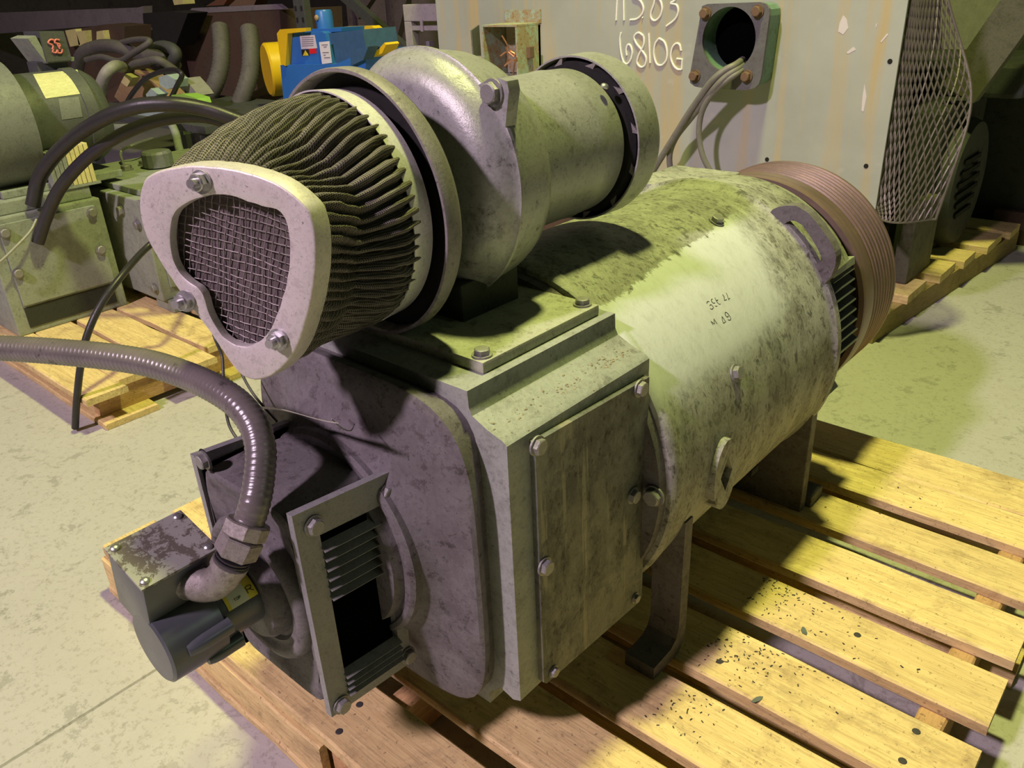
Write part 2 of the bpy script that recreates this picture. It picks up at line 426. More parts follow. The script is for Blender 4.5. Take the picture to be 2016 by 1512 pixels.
def box(bm, x0, x1, y0, y1, z0, z1, bev=0.0, mat=None):
    r = bmesh.ops.create_cube(bm, size=1)
    vs = r['verts']
    for v in vs:
        v.co = Vector((x0+(v.co.x+.5)*(x1-x0), y0+(v.co.y+.5)*(y1-y0), z0+(v.co.z+.5)*(z1-z0)))
    if mat is not None: bmesh.ops.transform(bm, matrix=mat, verts=vs)
    if bev:
        es = {e for v in vs for e in v.link_edges}
        bmesh.ops.bevel(bm, geom=list(es), offset=bev, segments=2, affect='EDGES', profile=.6)
    return bm
def nb(): return bmesh.new()
def B(*a, **k): return box(nb(), *a, **k)
def lathe(bm, prof, cx, cz, seg=64, axis='y', a0=0, a1=2*PI, base=0.0):
    """revolve (t, r) about an axis; axis y by default through (cx, cz)"""
    full = abs(a1-a0-2*PI) < 1e-6
    n = seg if full else seg+1
    rings = []
    for t, r in prof:
        ring = []
        for i in range(n):
            a = a0+(a1-a0)*i/seg
            c, s = math.cos(a)*r, math.sin(a)*r
            if axis == 'y': p = (cx+c, t, cz+s)
            elif axis == 'z': p = (cx+c, cz+s, t)
            else: p = (t, cx+c, cz+s)
            ring.append(bm.verts.new(p))
        rings.append(ring)
    for k in range(len(rings)-1):
        A, Bq = rings[k], rings[k+1]
        for i in range(n if full else n-1):
            j = (i+1) % n
            bm.faces.new((A[i], A[j], Bq[j], Bq[i]))
    return rings
def disc(bm, ring):
    return bm.faces.new(ring)
def smoothpath(pts, per=8):
    pts = [Vector(p) for p in pts]
    P = [pts[0]*2-pts[1]]+pts+[pts[-1]*2-pts[-2]]
    out = []
    for i in range(1, len(P)-2):
        a, b, c, d = P[i-1:i+3]
        for k in range(per):
            t = k/per
            out.append(.5*((2*b)+(c-a)*t+(2*a-5*b+4*c-d)*t*t+(3*b-a-3*c+d)*t**3))
    out.append(pts[-1])
    return out
def resample(pts, step):
    out = [pts[0]]; acc = 0
    for a, b in zip(pts, pts[1:]):
        L = (b-a).length
        while acc+L >= step and L > 1e-9:
            t = (step-acc)/L
            a = a.lerp(b, t); out.append(a.copy()); L = (b-a).length; acc = 0
        acc += L
    return out
def tube(bm, pts, r, seg=10, rf=None, cap=True):
    pts = [Vector(p) for p in pts]
    up = Vector((0, 0, 1)); rings = []
    t0 = (pts[1]-pts[0]).normalized()
    nrm = up.cross(t0)
    if nrm.length < .1: nrm = Vector((1, 0, 0)).cross(t0)
    nrm.normalize()
    for i, p in enumerate(pts):
        t = (pts[min(i+1, len(pts)-1)]-pts[max(i-1, 0)]).normalized()
        nrm = (nrm-t*nrm.dot(t)).normalized()
        bn = t.cross(nrm)
        rr = rf(i, len(pts)) if rf else r
        rings.append([bm.verts.new(p+(nrm*math.cos(2*PI*k/seg)+bn*math.sin(2*PI*k/seg))*rr) for k in range(seg)])
    for A, Bq in zip(rings, rings[1:]):
        for k in range(seg):
            bm.faces.new((A[k], A[(k+1) % seg], Bq[(k+1) % seg], Bq[k]))
    if cap:
        bm.faces.new(rings[0][::-1]); bm.faces.new(rings[-1])
    return bm
def prism(bm, pts, d):
    """extrude a planar polygon of 3-D points by vector d"""
    d = Vector(d)
    a = [bm.verts.new(p) for p in pts]
    b = [bm.verts.new(Vector(p)+d) for p in pts]
    n = len(a)
    bm.faces.new(a); bm.faces.new(b[::-1])
    for i in range(n): bm.faces.new((a[i], b[i], b[(i+1) % n], a[(i+1) % n]))
    return bm
def ringprism(bm, outer, inner, d):
    """extruded band between two closed outlines with the same number of points"""
    d = Vector(d); n = len(outer)
    o0 = [bm.verts.new(p) for p in outer]; o1 = [bm.verts.new(Vector(p)+d) for p in outer]
    i0 = [bm.verts.new(p) for p in inner]; i1 = [bm.verts.new(Vector(p)+d) for p in inner]
    for i in range(n):
        j = (i+1) % n
        bm.faces.new((o0[i], o0[j], i0[j], i0[i])); bm.faces.new((o1[j], o1[i], i1[i], i1[j]))
        bm.faces.new((o0[j], o0[i], o1[i], o1[j])); bm.faces.new((i0[i], i0[j], i1[j], i1[i]))
    return bm
def bevel_all(bm, off, ang=40, seg=2):
    es = [e for e in bm.edges if len(e.link_faces) == 2 and math.degrees(e.calc_face_angle(0)) > ang]
    bmesh.ops.bevel(bm, geom=es, offset=off, segments=seg, affect='EDGES', profile=.6)
    return bm
def resample_closed(pts, n):
    pts = [Vector(p) for p in pts]; L = [0]
    for i in range(len(pts)): L.append(L[-1]+(pts[(i+1) % len(pts)]-pts[i]).length)
    out = []
    for k in range(n):
        s = L[-1]*k/n; i = 0
        while L[i+1] < s: i += 1
        t = (s-L[i])/max(L[i+1]-L[i], 1e-9)
        out.append(pts[i].lerp(pts[(i+1) % len(pts)], t))
    return out

def mesh_from(bm, mat, name, smooth=True):
    bmesh.ops.recalc_face_normals(bm, faces=bm.faces)
    me = bpy.data.meshes.new(name)
    if smooth:
        for f in bm.faces: f.smooth = True
        for e in bm.edges:
            if len(e.link_faces) == 2 and e.calc_face_angle(0) > .5: e.smooth = False
    bm.to_mesh(me); bm.free(); me.materials.append(mat)
    return me
def hexbolt(r, h, washer=1.25, wh=.25, mat=None, stud=0.0):
    """hexagon head with its washer, base at z=0"""
    bm = nb()
    def cyl(rad, z0, z1, seg, top=None):
        lo = [bm.verts.new((rad*math.cos(2*PI*i/seg), rad*math.sin(2*PI*i/seg), z0)) for i in range(seg)]
        hi = [bm.verts.new(((top or rad)*math.cos(2*PI*i/seg), (top or rad)*math.sin(2*PI*i/seg), z1)) for i in range(seg)]
        bm.faces.new(lo[::-1]); bm.faces.new(hi)
        for i in range(seg): bm.faces.new((lo[i], lo[(i+1) % seg], hi[(i+1) % seg], hi[i]))
    if washer: cyl(r*washer, 0, h*wh, 20)
    cyl(r, h*wh, h*.9, 6); cyl(r*.93, h*.9, h, 12, r*.82)
    if stud: cyl(r*.5, h, h+stud, 12)
    return mesh_from(bm, mat or M['bolt'], 'bolt')
BOLT = hexbolt(.0115, .011)
BOLT_S = hexbolt(.008, .008)
BOLT_Z = hexbolt(.0105, .012, mat=M['zinc'], stud=.008)
BOLT_R = hexbolt(.022, .03, mat=M['rustbolt'])
def screwhead(r, mat):
    bm = nb()
    prof = [(0, r), (r*.35, r*.95), (r*.6, r*.7), (r*.72, r*.3)]
    rs = lathe(bm, prof, 0, 0, 14, axis='z')
    bm.faces.new(rs[-1]); bm.faces.new(rs[0][::-1])
    return mesh_from(bm, mat, 'screw')

# ------------------------------------------------------------------ setting
ZF = -0.13
def build_floor():
    bm = nb()
    xs = [-12, -1.459, -1.455, -1.451, 8]
    for a, b, za, zb in ((xs[0], xs[1], 0, 0), (xs[1], xs[2], 0, -.008), (xs[2], xs[3], -.008, 0), (xs[3], xs[4], 0, 0)):
        q = [bm.verts.new(p) for p in ((a, -7, ZF+za), (b, -7, ZF+zb), (b, 9, ZF+zb), (a, 9, ZF+za))]
        bm.faces.new(q)
    o = obj('floor', bm, M['floor'])
    o['kind'] = 'structure'
build_floor()
w = obj('wall_back', B(-12, 8, 8.0, 8.2, ZF, 6.5), M['wallmat']); w['kind'] = 'structure'
w = obj('wall_left', B(-12.2, -12, -7, 8.2, ZF, 6.5), M['wallmat']); w['kind'] = 'structure'

# ------------------------------------------------------------------ pallets
def plank(x0, x1, y0, y1, z0, z1, n=10, j=.003, along='x'):
    """a sawn board with slightly uneven edges"""
    bm = nb(); rings = []
    for i in range(n+1):
        t = i/n
        r = lambda s=1: (random.random()-.5)*2*j*s
        if along == 'x':
            x = x0+(x1-x0)*t; c = .004
            ya, yb = y0+r(), y1+r()
            e = r(.5) if i in (0, n) else 0
            prof = [(x+e, ya, z0), (x+e, yb, z0), (x+e, yb, z1-c), (x+e, yb-c, z1), (x+e, ya+c, z1), (x+e, ya, z1-c)]
        else:
            y = y0+(y1-y0)*t; c = .004
            xa, xb = x0+r(), x1+r()
            prof = [(xa, y, z0), (xb, y, z0), (xb, y, z1-c), (xb-c, y, z1), (xa+c, y, z1), (xa, y, z1-c)]
        rings.append([bm.verts.new(p) for p in prof])
    for A, Bq in zip(rings, rings[1:]):
        for k in range(6): bm.faces.new((A[k], A[(k+1) % 6], Bq[(k+1) % 6], Bq[k]))
    bm.faces.new(rings[0][::-1]); bm.faces.new(rings[-1])
    return bm

pal = root('wooden_pallet', (-.95, 1.27, ZF), 'large yellow pine pallet carrying the big grey electric motor', 'pallet')
XL, XR = -1.78, -0.062
top_boards = [(.489, .625), (.668, .812), (.844, .985), (1.021, 1.162), (1.218, 1.349), (1.397, 1.532), (1.584, 1.714), (1.764, 1.895), (1.900, 2.056)]
for i, (a, b) in enumerate(top_boards):
    obj('board', plank(XL+random.uniform(-.01, .01), XR+random.uniform(-.012, .004)+(.05 if i > 5 else 0), a, b, -.024, 0), M['wood'], pal, smooth=True, auto=20)
for x0 in (-1.70, -.926, -.177):
    obj('stringer', plank(x0, x0+.047, .50, 2.04, -.108, -.0245, along='y'), M['woody'], pal)
obj('end_board', plank(XL, -.935, .481, .499, -.108, -.026), M['wood'], pal)
for a, b in ((.474, .60), (.86, .99), (1.10, 1.26), (1.47, 1.60), (1.90, 2.04)):
    obj('bottom_board', plank(XL, XR-.01, a, b, ZF+.001, ZF+.0215), M['wood'], pal)
knot = nb(); rs = lathe(knot, [(0, .007), (.0012, .006), (.0015, .002)], 0, 0, 10, axis='z'); knot.faces.new(rs[-1]); knot.faces.new(rs[0][::-1])
KN = mesh_from(knot, M['chip'], 'nail_head')
for uv in ((708, 1387), (668, 1440), (1804, 1440), (1777, 1498), (1688, 1250)):
    p = U(*uv, 'z', 0.0)
    place('nail_head', KN, pal, p)

pal2 = root('wooden_pallet', (-3.35, 1.45, ZF), 'broken yellow pallet under the old motors on the left', 'pallet')
def left_pallet():
    ends = [-2.60, -2.66, -2.56, -2.66, -2.60, -2.62, -2.6]
    ys = [(.80, .94), (.945, 1.08), (1.10, 1.25), (1.27, 1.41), (1.45, 1.59), (1.66, 1.80), (1.9, 2.04)]
    for (a, b), e in zip(ys, ends):
        obj('board', plank(-4.4, e, a, b, -.024, 0, n=8, j=.005), M['wood'], pal2, smooth=True, auto=20)
    for x0 in (-4.3, -3.6, -2.72):
        obj('stringer', plank(x0, x0+.05, .86, 2.06, -.108, -.0245, along='y'), M['woody'], pal2)
    for a, b in ((.84, 1.03), (1.3, 1.44), (1.9, 2.03)):
        obj('bottom_board', plank(-4.4, -2.6, a, b, ZF+.001, ZF+.0215), M['wood'], pal2)
left_pallet()

pal3 = root('wooden_pallet', (-1.9, 3.75, ZF), 'old grimy pallet under the large grey cabinet at the back', 'pallet')
def back_pallet():
    xe = -.865
    def yy(u, v): return U(u, v, 'z', 0).y
    spans = [(yy(1763, 578), yy(1810, 549)), (yy(1820, 537), yy(1857, 512)), (yy(1863, 508), yy(1894, 490)), (yy(1902, 480), yy(1937, 455)), (yy(1941, 451), yy(1968, 435))]
    spans = [(2.96, 3.06)]+spans
    for i, (a, b) in enumerate(spans):
        obj('board', plank(-3.1, xe+.01+.026*i, a, b, -.035, -.0, n=4), M['wood'], pal3)
    for x0 in (-3.0, -2.0):
        obj('stringer', plank(x0, x0+.05, 2.96, 4.42, -.128, -.036, along='y'), M['woodold'], pal3)
    bm = nb()
    a0, a1 = Vector((-.868, 2.96, 0)), Vector((-.722, 4.45, 0))
    prism(bm, [a0+Vector((-.05, 0, -.128)), a0+Vector((0, 0, -.128)), a1+Vector((0, 0, -.128)), a1+Vector((-.05, 0, -.128))], (0, 0, .092))
    obj('stringer', bm, M['woodold'], pal3)
back_pallet()

pal4 = root('wooden_pallet', (.16, 1.2, ZF), 'weathered pale pallet corner beside the big pallet, lower right', 'pallet')
for a, b in ((1.02, 1.165), (1.19, 1.33), (1.38, 1.52)):
    obj('board', plank(-.012, .6, a-.07, b-.07, -.045, -.022, n=5), M['woodpale'], pal4)
obj('stringer', plank(.05, .1, .97, 1.5, -.108, -.046, along='y'), M['woodpale'], pal4)
for a, b in ((.96, 1.08), (1.3, 1.42)):
    obj('bottom_board', plank(-.012, .6, a, b, ZF+.001, ZF+.0215), M['woodpale'], pal4)

# ------------------------------------------------------------------ the main motor
MO = (-.88, 1.2, 0.0)
mot = root('electric_motor', MO, 'large dirty grey-green electric motor with blower and filter on top, on the pine pallet', 'motor')
BARREL_OFF = (AX-MO[0], AZ-MO[2]); BARREL_Y = MO[1]
M['barrel'] = barrel_mat()

# barrel shell
bm = nb()
rs = lathe(bm, [(.962, .315), (.962, .329), (.968, .3335), (.986, .3345), (.992, .331), (1.0, AR), (1.35, AR), (1.588, AR), (1.597, .334), (1.604, .341), (1.620, .342), (1.624, .336), (1.624, .30)], AX, AZ, 128)
bm.faces.new(rs[0]); bm.faces.new(rs[-1])
shell = obj('barrel', bm, M['barrel'], mot, smooth=True)
# inner ring face and drive-end bell
bm = nb()
rs = lathe(bm, [(.945, .20), (.945, .318), (.963, .320)], AX, AZ, 96); bm.faces.new(rs[0])
obj('end_ring', bm, M['bell'], mot, smooth=True)
bm = nb()
rs = lathe(bm, [(1.62, .328), (1.64, .318), (1.648, .272), (1.80, .266), (1.835, .26), (1.84, .10), (1.86, .06)], AX, AZ, 96); bm.faces.new(rs[-1]); bm.faces.new(rs[0])
bell2 = obj('drive_end_bell', bm, M['box'], mot, smooth=True)

bm = nb(); lathe(bm, [(1.622, .30), (1.622, .334), (1.66, .333), (1.70, .326), (1.79, .318), (1.80, .31), (1.80, .26)], AX, AZ, 40, a0=math.radians(30), a1=math.radians(150))
obj('bell_hood', bm, M['barrel'], bell2, smooth=True, auto=50)
# louvre guards on the drive end
def d_louver(ang, rr, hw, n):
    c = Vector((AX+math.cos(ang)*rr, 1.755, AZ+math.sin(ang)*rr))
    e = Vector((math.cos(ang), 0, math.sin(ang))); t = Vector((-math.sin(ang), 0, math.cos(ang)))
    bm = nb()
    mm = Matrix(((e.x, 0, t.x, c.x), (e.y, 1, t.y, c.y), (e.z, 0, t.z, c.z), (0, 0, 0, 1)))
    box(bm, -.03, .004, -.06, .06, -hw, hw, mat=mm)
    g = obj('vent_guard', bm, M['dark'], mot)
    for k in range(n):
        z = hw-(k+.6)*2*hw/n
        bm = nb()
        q = [(.004, z+.010), (.024, z-.004), (.026, z-.001), (.006, z+.0135)]
        prism(bm, [mm @ Vector((a, -.058, b)) for a, b in q], (0, .116, 0))
        obj('louver', bm, M['encoder'], g)
    bm = nb(); box(bm, .0, .026, -.062, .062, hw-.006, hw+.012, bev=.002, mat=mm)
    obj('frame_bar', bm, M['box'], g)
d_louver(math.radians(11), .276, .095, 8)
d_louver(math.radians(-48), .285, .09, 7)
bm = nb(); box(bm, -1.08, -.90, 1.62, 1.83, .66, .715, bev=.004)
obj('conduit_box', bm, M['barrel'], mot)

# pulley
prof = [(1.90, .08), (1.895, .27), (1.871, .285), (1.872, .297), (1.878, .299)]
y = 1.93
prof += [(y, .2985)]
for k in range(8):
    prof += [(y+.004, .2975), (y+.0085, .2905), (y+.0115, .2905), (y+.0165, .298)]
    y += .0185
prof += [(y+.004, .2985), (2.088, .297), (2.091, .293), (2.091, .27), (2.07, .10)]
bm = nb(); rs = lathe(bm, prof, AX, AZ, 128); bm.faces.new(rs[0]); bm.faces.new(rs[-1])
pul = obj('pulley', bm, M['rust'], mot, smooth=True, auto=25, label='rust-brown grooved pulley')
bm = nb(); rs = lathe(bm, [(1.865, .001), (1.865, .262), (1.897, .270)], AX, AZ, 64)
obj('pulley_web', bm, M['dkgreen'], pul, smooth=True)

# commutator housing (stepped box)
bx0, bx1 = -1.145, -.60
cxb = (bx0+bx1)/2
sec = [(-.60, .185), (-.60, .627), (-.606, .632), (-.632, .640), (-.658, .652), (-.663, .662), (-.664, .686)]
full = sec+[(2*cxb-x, z) for x, z in sec[::-1]]+[(2*cxb+.665, .136), (-.665, .136), (-.665, .160), (-.640, .186), (-.615, .178)]
bm = nb(); prism(bm, [(x, .64, z) for x, z in full], (0, .327, 0)); bevel_all(bm, .003, 50)
obj('housing', bm, M['box'], mot, smooth=True, auto=30)
# ledge lip along the right flange
# side cover with bolts and a second (hidden) one on the far side
def skewplate(x, q, t, bev=.003):
    bm = nb(); prism(bm, [(x, a, b) for a, b in q], (t, 0, 0)); bevel_all(bm, bev, 50); return bm
def cover_mat():
    m = grime('side_cover_paint', (0.150, 0.163, 0.133), (0.092, 0.092, 0.072), (0.042, 0.036, 0.027), sc=6, dlo=.44, dhi=.58, rough=.42, stretch=(1, 1.2, .85))
    nt = m.node_tree; b = nt.nodes['Principled BSDF']
    src = b.inputs['Base Color'].links[0].from_socket
    st = noise_tex(nt, coords(nt, (1, 26, 1.6)), 1.0, 6, .62, .25)
    br = noise_tex(nt, coords(nt), 26, 6, .7)
    fac = mth(nt, 'MULTIPLY', ramp(nt, st, .56, .60), mth(nt, 'MULTIPLY', ramp(nt, br, .40, .50), .85))
    nt.links.new(mix(nt, fac, src, (0.27, 0.255, 0.175)), b.inputs['Base Color'])
    return m
M['cover2'] = cover_mat()
cv = obj('side_cover', skewplate(-.600, [(.683, .616), (.953, .604), (.953, .178), (.945, .170), (.690, .186), (.683, .194)], .010), M['cover2'], mot, smooth=True, auto=30)
for uv in ((1056, 877), (1258, 764), (1071, 1114), (1244, 975)):
    place('bolt', BOLT, cv, U(*uv, 'x', -.590), (1, 0, 0), random.random())
for a, b in ((.705, .20), (.93, .19)):
    place('bolt', BOLT_S, cv, (-.590, a, b), (1, 0, 0), random.random())
bm = nb(); prism(bm, [(bx0-.01, .683, .616), (bx0-.01, .953, .604), (bx0-.01, .95, .175), (bx0-.01, .683, .19)], (.01, 0, 0))
obj('side_cover', bm, M['cover'], mot)
# top cover
tc_ = obj('top_cover', B(-1.08, -.680, .688, .948, .686, .703, bev=.003), M['topcover'], mot, smooth=True, auto=30)
for a, b in ((-.697, .705), (-.70, .932), (-.87, .935), (-1.06, .705), (-1.06, .932)):
    place('bolt', BOLT, tc_, (a, b, .703), (0, 0, 1), random.random())

# commutator-end bell: superellipse loft closing to the bearing ring
def superloft(bm, st, n=96):
    rings = []
    for y, cx, cz, a, b, p in st:
        ring = []
        for i in range(n):
            t = 2*PI*i/n; c, s = math.cos(t), math.sin(t)
            k = (abs(c)**p+abs(s)**p)**(-1/p)
            ring.append(bm.verts.new((cx+a*k*c, y, cz+b*k*s)))
        rings.append(ring)
    for A, Bq in zip(rings, rings[1:]):
        for i in range(n): bm.faces.new((A[i], A[(i+1) % n], Bq[(i+1) % n], Bq[i]))
    return rings
bm = nb()
rs = superloft(bm, [(.645, -.873, .41, .226, .258, 7), (.634, -.873, .41, .226, .258, 7), (.628, -.873, .41, .230, .262, 6), (.618, -.873, .41, .238, .268, 5), (.606, -.873, .41, .242, .270, 4.6), (.600, -.873, .41, .238, .262, 4.2),
                    (.596, -.874, .41, .222, .238, 3.4), (.590, -.876, .41, .196, .206, 2.7), (.578, -.878, .415, .174, .178, 2.2), (.560, -.88, .415, .166, .168, 2)])
bm.faces.new(rs[-1]); bm.faces.new(rs[0])
obj('commutator_end_bell', bm, M['bell'], mot, smooth=True, auto=40)
bm = nb(); rs = lathe(bm, [(.575, .172), (.557, .171), (.552, .165), (.552, .158), (.556, .154), (.556, .148), (.540, .144)], -.88, .415, 96); bm.faces.new(rs[-1])
obj('bearing_ring', bm, M['bell'], mot, smooth=True)

# tach blower housing in front, with louvre plates either side
bm = nb()
rs = superloft(bm, [(.585, -.888, .398, .104, .158, 6), (.50, -.888, .396, .107, .166, 9), (.436, -.888, .393, .107, .166, 10), (.428, -.888, .393, .106, .165, 10), (.425, -.888, .393, .102, .160, 9),
                    (.425, -.886, .398, .106, .150, 6), (.436, -.885, .40, .100, .125, 3)])
bm.faces.new(rs[-1]); bm.faces.new(rs[0])
fh = obj('front_housing', bm, M['bell'], mot, smooth=True, auto=40)
bm = nb(); rs = lathe(bm, [(.44, .114), (.421, .114), (.414, .110), (.411, .103), (.413, .096), (.418, .091), (.418, .083), (.424, .079), (.424, .073), (.408, .071), (.399, .065), (.399, .04)], -.890, .395, 72); bm.faces.new(rs[-1])
obj('bearing_cap', bm, M['bell'], fh, smooth=True, auto=50)
# corner blocks of the housing front (bolt pockets)
for a_, b_ in ((405, 905), ):
    c = U(a_, b_, 'y', .4245)
    bm = nb(); rs = lathe(bm, [(.4240, .001), (.4242, .017)], c.x, c.z, 20); obj('bolt_pocket', bm, M['dark'], fh)
    place('bolt', BOLT, fh, c, (0, -1, 0), .3)

def plate_pt(a, b, x):
    """point of the right-hand louvre plate: a across (0..1), b down (0..1)"""
    tl, tr, bl, br = (.4225, .572), (.580, .557), (.4225, .225), (.574, .212)
    yv = (tl[0]*(1-a)+tr[0]*a)*(1-b)+(bl[0]*(1-a)+br[0]*a)*b
    zv = (tl[1]*(1-a)+tr[1]*a)*(1-b)+(bl[1]*(1-a)+br[1]*a)*b
    return Vector((x, yv, zv))
def louver_plate(xo, xi, mirror):
    mx = (lambda p: Vector((2*-.887-p.x, p.y, p.z))) if mirror else (lambda p: p)
    bm = nb()
    o = [(0, 0), (1, 0), (1, 1), (0, 1)]; h = [(.215, .13), (.865, .13), (.865, .915), (.215, .915)]
    def rs4(L):
        out = []
        for i in range(4):
            p, q = L[i], L[(i+1) % 4]
            for k in range(4): out.append((p[0]+(q[0]-p[0])*k/4, p[1]+(q[1]-p[1])*k/4))
        return out
    ringprism(bm, [mx(plate_pt(a, b, xo)) for a, b in rs4(o)], [mx(plate_pt(a, b, xo)) for a, b in rs4(h)], ((xi-xo) * (-1 if mirror else 1), 0, 0))
    pl = obj('louver_plate', bm, M['louver'], mot)
    bm = nb(); box(bm, *(sorted((mx(Vector((xi-.0040, 0, 0))).x, mx(Vector((xi-.0008, 0, 0))).x))), .428, .572, .222, .553)
    obj('opening_shade_panel', bm, M['void'], pl)  # flat black panel, its colour stands in for the shade behind the slats
    for b in (.195, .240, .287, .333, .380, .427, .835, .868, .900, .932):
        bm = nb()
        w_ = .030 if b in (.835,) else .026
        q = []
        for a in (.205, .875):
            up = mx(plate_pt(a, b-w_*.68, xo-.006)); lo = mx(plate_pt(a, b, xo+.0085)); lo2 = mx(plate_pt(a, b+.0045, xo+.0075)); up2 = mx(plate_pt(a, b-w_*.68+.005, xo-.008))
            q.append([up, lo, lo2, up2])
        vs = [[bm.verts.new(p) for p in r] for r in q]
        bm.faces.new(vs[0]); bm.faces.new(vs[1][::-1])
        for i in range(4): bm.faces.new((vs[0][i], vs[0][(i+1) % 4], vs[1][(i+1) % 4], vs[1][i]))
        obj('louver', bm, M['louver'], pl)
    for a, b in ((.17, .075), (.93, .085), (.12, .965), (.95, .945)):
        c = mx(plate_pt(a, b, xo))
        place('bolt', BOLT, pl, c, (-1 if mirror else 1, 0, 0), random.random())
louver_plate(-.7645, -.7765, False)
louver_plate(-.7645, -.7765, True)

# feet: bent flat bars at the front, plates at the back
def foot_front(s):
    f = lambda x: AX+s*(x-AX)
    prof = [(.951, 0), (1.035, 0), (1.054, .018), (1.060, .05), (1.060, .30), (1.034, .30), (1.034, .064), (1.026, .042), (1.008, .030), (.951, .028)]
    bm = nb()
    xs = (-.620, -.558)
    prism(bm, [(f(xs[0]), y, z) for y, z in prof], ((f(xs[1])-f(xs[0])), 0, 0)); bevel_all(bm, .003, 40)
    obj('foot', bm, M['bell'], mot, smooth=True, auto=30)
foot_front(1); foot_front(-1)
for s in (1, -1):
    f = lambda x: AX+s*(x-AX)
    bm = nb(); box(bm, *sorted((f(-.80), f(-.568))), 1.600, 1.630, 0, .27, bev=.003)
    box(bm, *sorted((f(-.63), f(-.556))), 1.632, 1.70, 0, .028, bev=.003)
    obj('foot', bm, M['bell'], mot)
# lifting lugs
lug_out = [(1515, 420), (1523, 410), (1545, 405), (1567, 405), (1590, 418), (1612, 444), (1634, 475), (1646, 500), (1645, 522), (1636, 545), (1618, 565), (1600, 574)]
lo3 = [U(a, b, 'y', 1.600) for a, b in lug_out]
inn = [Vector((AX+.322*math.cos(t), 1.600, AZ+.322*math.sin(t))) for t in [math.radians(a) for a in (28, 36, 44, 52, 60)]]
hole = [U(a, b, 'y', 1.600) for a, b in [(1537, 458), (1541, 444), (1551, 436), (1563, 434), (1578, 442), (1595, 465), (1610, 490), (1617, 505), (1615, 517), (1600, 521), (1582, 520), (1560, 492)]]
outl = resample_closed(lo3+inn, 48); hl = resample_closed(hole, 48)
def align(o, h):
    c = sum(h, Vector())/len(h)
    return sorted(o, key=lambda p: math.atan2(p.z-c.z, p.x-c.x)), sorted(h, key=lambda p: math.atan2(p.z-c.z, p.x-c.x))
oa, ha = align(outl, hl)
bm = nb(); ringprism(bm, oa, ha, (0, .028, 0))
obj('lifting_lug', bm, M['bell'], mot)
bm = nb(); mm = lambda p: Vector((2*AX-p.x, p.y, p.z)); ringprism(bm, [mm(p) for p in oa], [mm(p) for p in ha], (0, .028, 0))
obj('lifting_lug', bm, M['bell'], mot)
# oval port on the right
bm = nb(); n = 40
po = [Vector((-.535, 1.125+.040*math.cos(2*PI*i/n), .362+.070*math.sin(2*PI*i/n))) for i in range(n)]
pi_ = []
for i in range(n):
    t = 2*PI*i/n; k = 1/(abs(math.cos(t))/.021+abs(math.sin(t))/.036)
    pi_.append(Vector((-.535, 1.128+k*math.cos(t), .362+k*math.sin(t))))
ringprism(bm, po, pi_, (-.04, 0, 0)); bevel_all(bm, .004, 50)
prt = obj('oval_port', bm, M['barrel'], mot, smooth=True, auto=35)
obj('port_hole', B(-.556, -.552, 1.10, 1.155, .32, .405), M['dark'], prt)
for uv, sc in (((1447, 735), 1.1), ((1410, 437), 1.1)):
    p = UC(*uv); place('bolt', BOLT, mot, p, (p.x-AX, 0, p.z-AZ), .4, sc)
place('bolt', BOLT, mot, U(1289, 975, 'y', .945), (0, -1, 0), .3, 1.3)
for y0 in (1.11, 1.385):
    a = math.radians(-34); c = Vector((AX+AR*math.cos(a), y0, AZ+AR*math.sin(a)))
    bm = nb(); box(bm, -.012, .008, -.016, .016, -.008, .008, bev=.002, mat=Matrix.Translation(c))
    obj('pole_bolt', bm, M['dark'], mot)
# stamped characters on the scrubbed patch
def S2(p, o, s): return (o[0]+p[0]*s, o[1]+p[1]*s)
stamps = [[(360, 600), (310, 600), (295, 650)], [(375, 710), (400, 680), (440, 710), (470, 760), (435, 805), (385, 790)], [(440, 525), (415, 560), (440, 620), (490, 645), (515, 630)], [(515, 715), (545, 728), (575, 715)],
          [(512, 490), (540, 560), (590, 640), (640, 672), (660, 660)], [(560, 575), (595, 550)], [(720, 410), (750, 450), (765, 490), (770, 560)], [(770, 570), (830, 545)], [(820, 365), (850, 440), (890, 560)], [(880, 530), (920, 510)],
          [(465, 1230), (400, 1130), (500, 1205), (485, 1065), (570, 1200)], [(705, 1000), (715, 1100), (740, 1185), (805, 1145), (705, 1000)], [(880, 990), (840, 1015), (795, 960), (790, 900), (830, 895), (890, 960), (935, 1040), (930, 1090), (890, 1100), (865, 1080)]]
bm = nb()
for s in stamps:
    pts = [UC(*S2(p, (1370, 550), .0728), AR+.0002) for p in s]
    tube(bm, pts if len(pts) < 3 or s[0] == (465, 1230) or s[0] == (705, 1000) else smoothpath(pts, 4), .00055, 5)
obj('stamped_characters', bm, M['ink'], mot)

# crumbs of dry dirt on the ledge and covers
bm = nb()
def crumb(c, r):
    q = bmesh.ops.create_icosphere(bm, subdivisions=1, radius=r)['verts']
    sc_ = Vector((random.uniform(.7, 1.6), random.uniform(.7, 1.6), random.uniform(.4, .8)))
    for v in q: v.co = c+Vector((v.co.x*sc_.x, v.co.y*sc_.y, v.co.z*sc_.z))*random.uniform(.8, 1.2)
for (cx_, cy_, n_, sp) in ((-.625, .90, 60, .022), (-.620, .80, 60, .02), (-.615, .70, 30, .018), (-.640, .75, 40, .05), (-.635, .92, 30, .03)):
    for k in range(n_):
        x, y = random.gauss(cx_, sp*.5), random.gauss(cy_, sp)
        if not (-.660 < x < -.603 and .645 < y < .962): continue
        z = .630+(-.606-x)*.40
        crumb(Vector((x, y, z)), random.uniform(.0007, .0022))
o = obj('dirt_crumbs', bm, M['crumb'], mot); o['kind'] = 'stuff'
